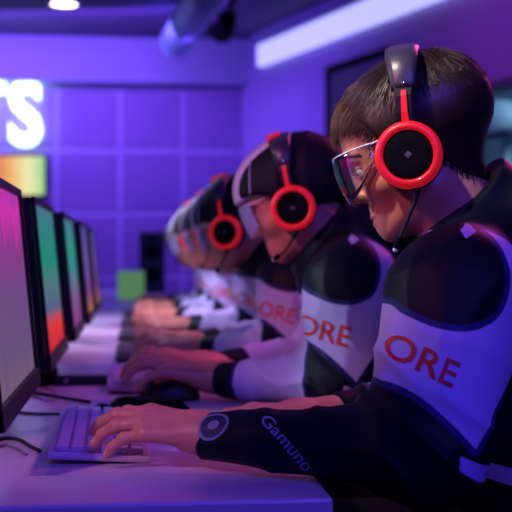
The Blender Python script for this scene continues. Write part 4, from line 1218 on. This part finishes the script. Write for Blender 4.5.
# ---- third player and those behind him
Y3 = Y2 + SP
hd3 = Head(rel(238, 231, 2.97, Y3), 26, 24, 0, .92); hd3.H[1] = 0.0
armN = ((.380, -.175, .930), (.372, -.235, .775), (.165, -.085, .772))
armF = ((.465, .165, .930), (.42, .25, .782), (.165, .120, .772))
h3N = Hand((.162, -.082, .772), (-.95, .12, .16), (.2, -.1, 1), True, ((8, 30, 24), (8, 32, 26), (8, 34, 26), (14, 30, 22)), thumb=(38, 24, 18))
h3F = Hand((.162, .115, .775), (-.95, -.14, .16), (.2, 0, 1), False, ((6, 34, 26), (4, 34, 28), (6, 36, 28), (12, 36, 26)), thumb=(40, 22, 18))
p3, j3 = build_player('person', Y3, 'third player from the front, face half hidden by the second player\'s head', hd3, armN, armF, h3N, h3F,
                      dict(cuff_r=.030, sleeve='white'), .006, .0045, -.02, -.10)
make_hair(p3, hd3, .006, 0, -.003); make_cap(p3, hd3, .005)
hs3 = make_headset(hd3, Y3, 'red-ringed headset on the third player from the front', 10, [(.004, .108, -.042), (.018, .106, -.062), (.040, .092, -.080), (.058, .080, -.088)], True)
gl3 = make_glasses(hd3, Y3, 'milky wraparound glasses on the third player from the front', 'milky_lens', .95)
bv = jacket_bvh(j3)
ore(bv, p3, j3, 276, 312, 2.75, Y3, .085, .036)
KIDS = {}
for o in list(COL.objects):
    if o.parent: KIDS.setdefault(o.parent.name, []).append(o)
ORD = ('fourth', 'fifth', 'sixth', 'seventh')
for k, o_ in enumerate(ORD):
    dx = (.0, -.008, .0, .006)[k]; rz = math.radians((1.5, -2, 1, -1)[k])
    for src, lb in ((p3, f'{o_} player from the front, a cap with painted rim light showing past the one before'), (hs3, f'headset on the {o_} player from the front'), (gl3, f'milky glasses on the {o_} player from the front')):
        c = copy_tree(src); c['label'] = lb
        piv = Vector((OX, Y3, 0)); off_ = Vector(src.location) - piv
        c.location = piv + Vector((dx, SP * (k + 1), 0)) + Matrix.Rotation(rz, 3, 'Z') @ off_
        c.rotation_euler = (0, 0, rz)
if True:                                                                     # something to sit on, below the frame
    def stool(y, label):
        r = tag(empty('swivel_stool', (.60, y, 0)), label, 'stool', 'stools under the players')
        obj('seat', lt([(0, .38), (.17, .38), (.195, .40), (.20, .43), (.185, .455), (.10, .462), (0, .462)]), 'black_matte', r, True)
        obj('column', tb([(0, 0, .06), (0, 0, .385)], .028, 14), 'metal_dark', r, True)
        for q in range(5):
            a_ = 2 * PI * q / 5 + .3; e_ = Vector((math.cos(a_) * .26, math.sin(a_) * .26, .055))
            lg = obj('leg', tb([(0, 0, .085), e_], [.024, .016], 8), 'metal_dark', r, True)
            obj('caster', lt([(0, -.012), (.026, -.012), (.028, 0), (.026, .012), (0, .012)], Matrix.Translation((e_.x, e_.y, .028)) @ Matrix.Rotation(PI / 2, 4, 'X'), 16), 'black_plastic', lg, True)
        return r
    for k, o_ in enumerate(('first', 'second', 'third') + ORD):
        stool(Y1 + SP * k, f'black swivel stool under the {o_} player from the front')

# ------------------------------------------------------------------ light
def area(name, loc, target, size, col, power, spread=None):
    ld = bpy.data.lights.new(name, 'AREA'); ld.shape = 'RECTANGLE'; ld.size, ld.size_y = size; ld.color = col; ld.energy = power
    if spread: ld.spread = math.radians(spread)
    o = bpy.data.objects.new(name, ld); COL.objects.link(o); o.location = loc
    dv_ = Vector(target) - Vector(loc); o.rotation_euler = dv_.to_track_quat('-Z', 'Y').to_euler(); return o
def spot(name, loc, target, col, power, ang, soft=.6, rad=.06):
    ld = bpy.data.lights.new(name, 'SPOT'); ld.color = col; ld.energy = power; ld.spot_size = math.radians(ang); ld.spot_blend = soft; ld.shadow_soft_size = rad
    o = bpy.data.objects.new(name, ld); COL.objects.link(o); o.location = loc
    o.rotation_euler = (Vector(target) - Vector(loc)).to_track_quat('-Z', 'Y').to_euler(); return o
area('ceiling_wash_violet', (.5, 3.6, 2.95), (.4, 3.6, 0), (1.4, 6), (.20, .12, 1), 16)
area('blue_front_fill', (.7, -.8, 2.4), (.45, 1.8, .9), (1.4, 1.0), (.10, .055, 1), 40)  # unseen blue fill added behind the camera, hung below the ceiling
area('pink_desk_wash', (-.25, 4.0, 2.6), (-.15, 4.0, .75), (.4, 5.4), (.66, .42, .66), 34, 75)
spot('white_key', (-1.5, 2.3, 1.75), (.36, 1.75, .95), (.72, .76, 1), 95, 26, .8, .15)  # unseen key added to brighten the sleeve fronts
spot('red_head_spot', (-1.3, .2, 2.2), (.30, 1.45, 1.08), (1, .26, .50), 58, 14)  # unseen spot added to redden the nearest face only
area('row_key', (-1.1, 4.8, 2.3), (.15, 4.4, 1.1), (.3, 2.6), (.78, .76, 1), 16, 80)  # unseen key added to lift the far cap fronts
spot('red_row_spot', (-1.3, .6, 2.3), (.22, 2.25, 1.05), (1, .27, .52), 110, 14)  # unseen spot added to redden the second player's head
area('rim_magenta', (1.9, 3.6, 2.5), (.45, 1.6, 1.15), (.8, .8), (1, .10, .45), 26)
area('wall_wash', (-1.1, 9.6, 2.9), (-.8, 11, 1.6), (3.2, .3), (.24, .10, 1), 95)
area('side_wall_wash', (.55, 9.2, 2.9), (1.6, 9.4, 2.0), (.3, 1.6), (.20, .05, 1), 32)
area('side_wall_magenta', (1.3, 6.6, 2.9), (2.6, 6.6, 2.1), (.3, 1.4), (.6, .04, .9), 7)
spot('hair_spot', (-.75, .85, 2.75), (.31, 1.52, 1.22), (1, .82, .74), 240, 9)  # unseen warm spot added for the highlight on the front hair
area('booth_light', tuple(on_wall((s_w0 + s_w1) / 2, -.8, 2.9)), tuple(on_wall((s_w0 + s_w1) / 2, -.8, 0)), (.8, .8), (.45, .75, 1), 26)
spot('pink_hand_spot', (-1.1, .3, 1.9), (.03, 1.66, .79), (1, .42, .70), 50, 17)  # unseen spot added for the near hands, in place of monitor glow
area('left_wall_wash', (-2.6, 3.0, 2.8), (-3.4, 3.0, 1.2), (5, .4), (.45, .30, 1), 60)  # unseen wash added so the glasses reflect a violet wall
w = bpy.data.worlds.new('world'); scene.world = w; w.use_nodes = True
w.node_tree.nodes['Background'].inputs[0].default_value = (.05, .04, .2, 1); w.node_tree.nodes['Background'].inputs[1].default_value = .3
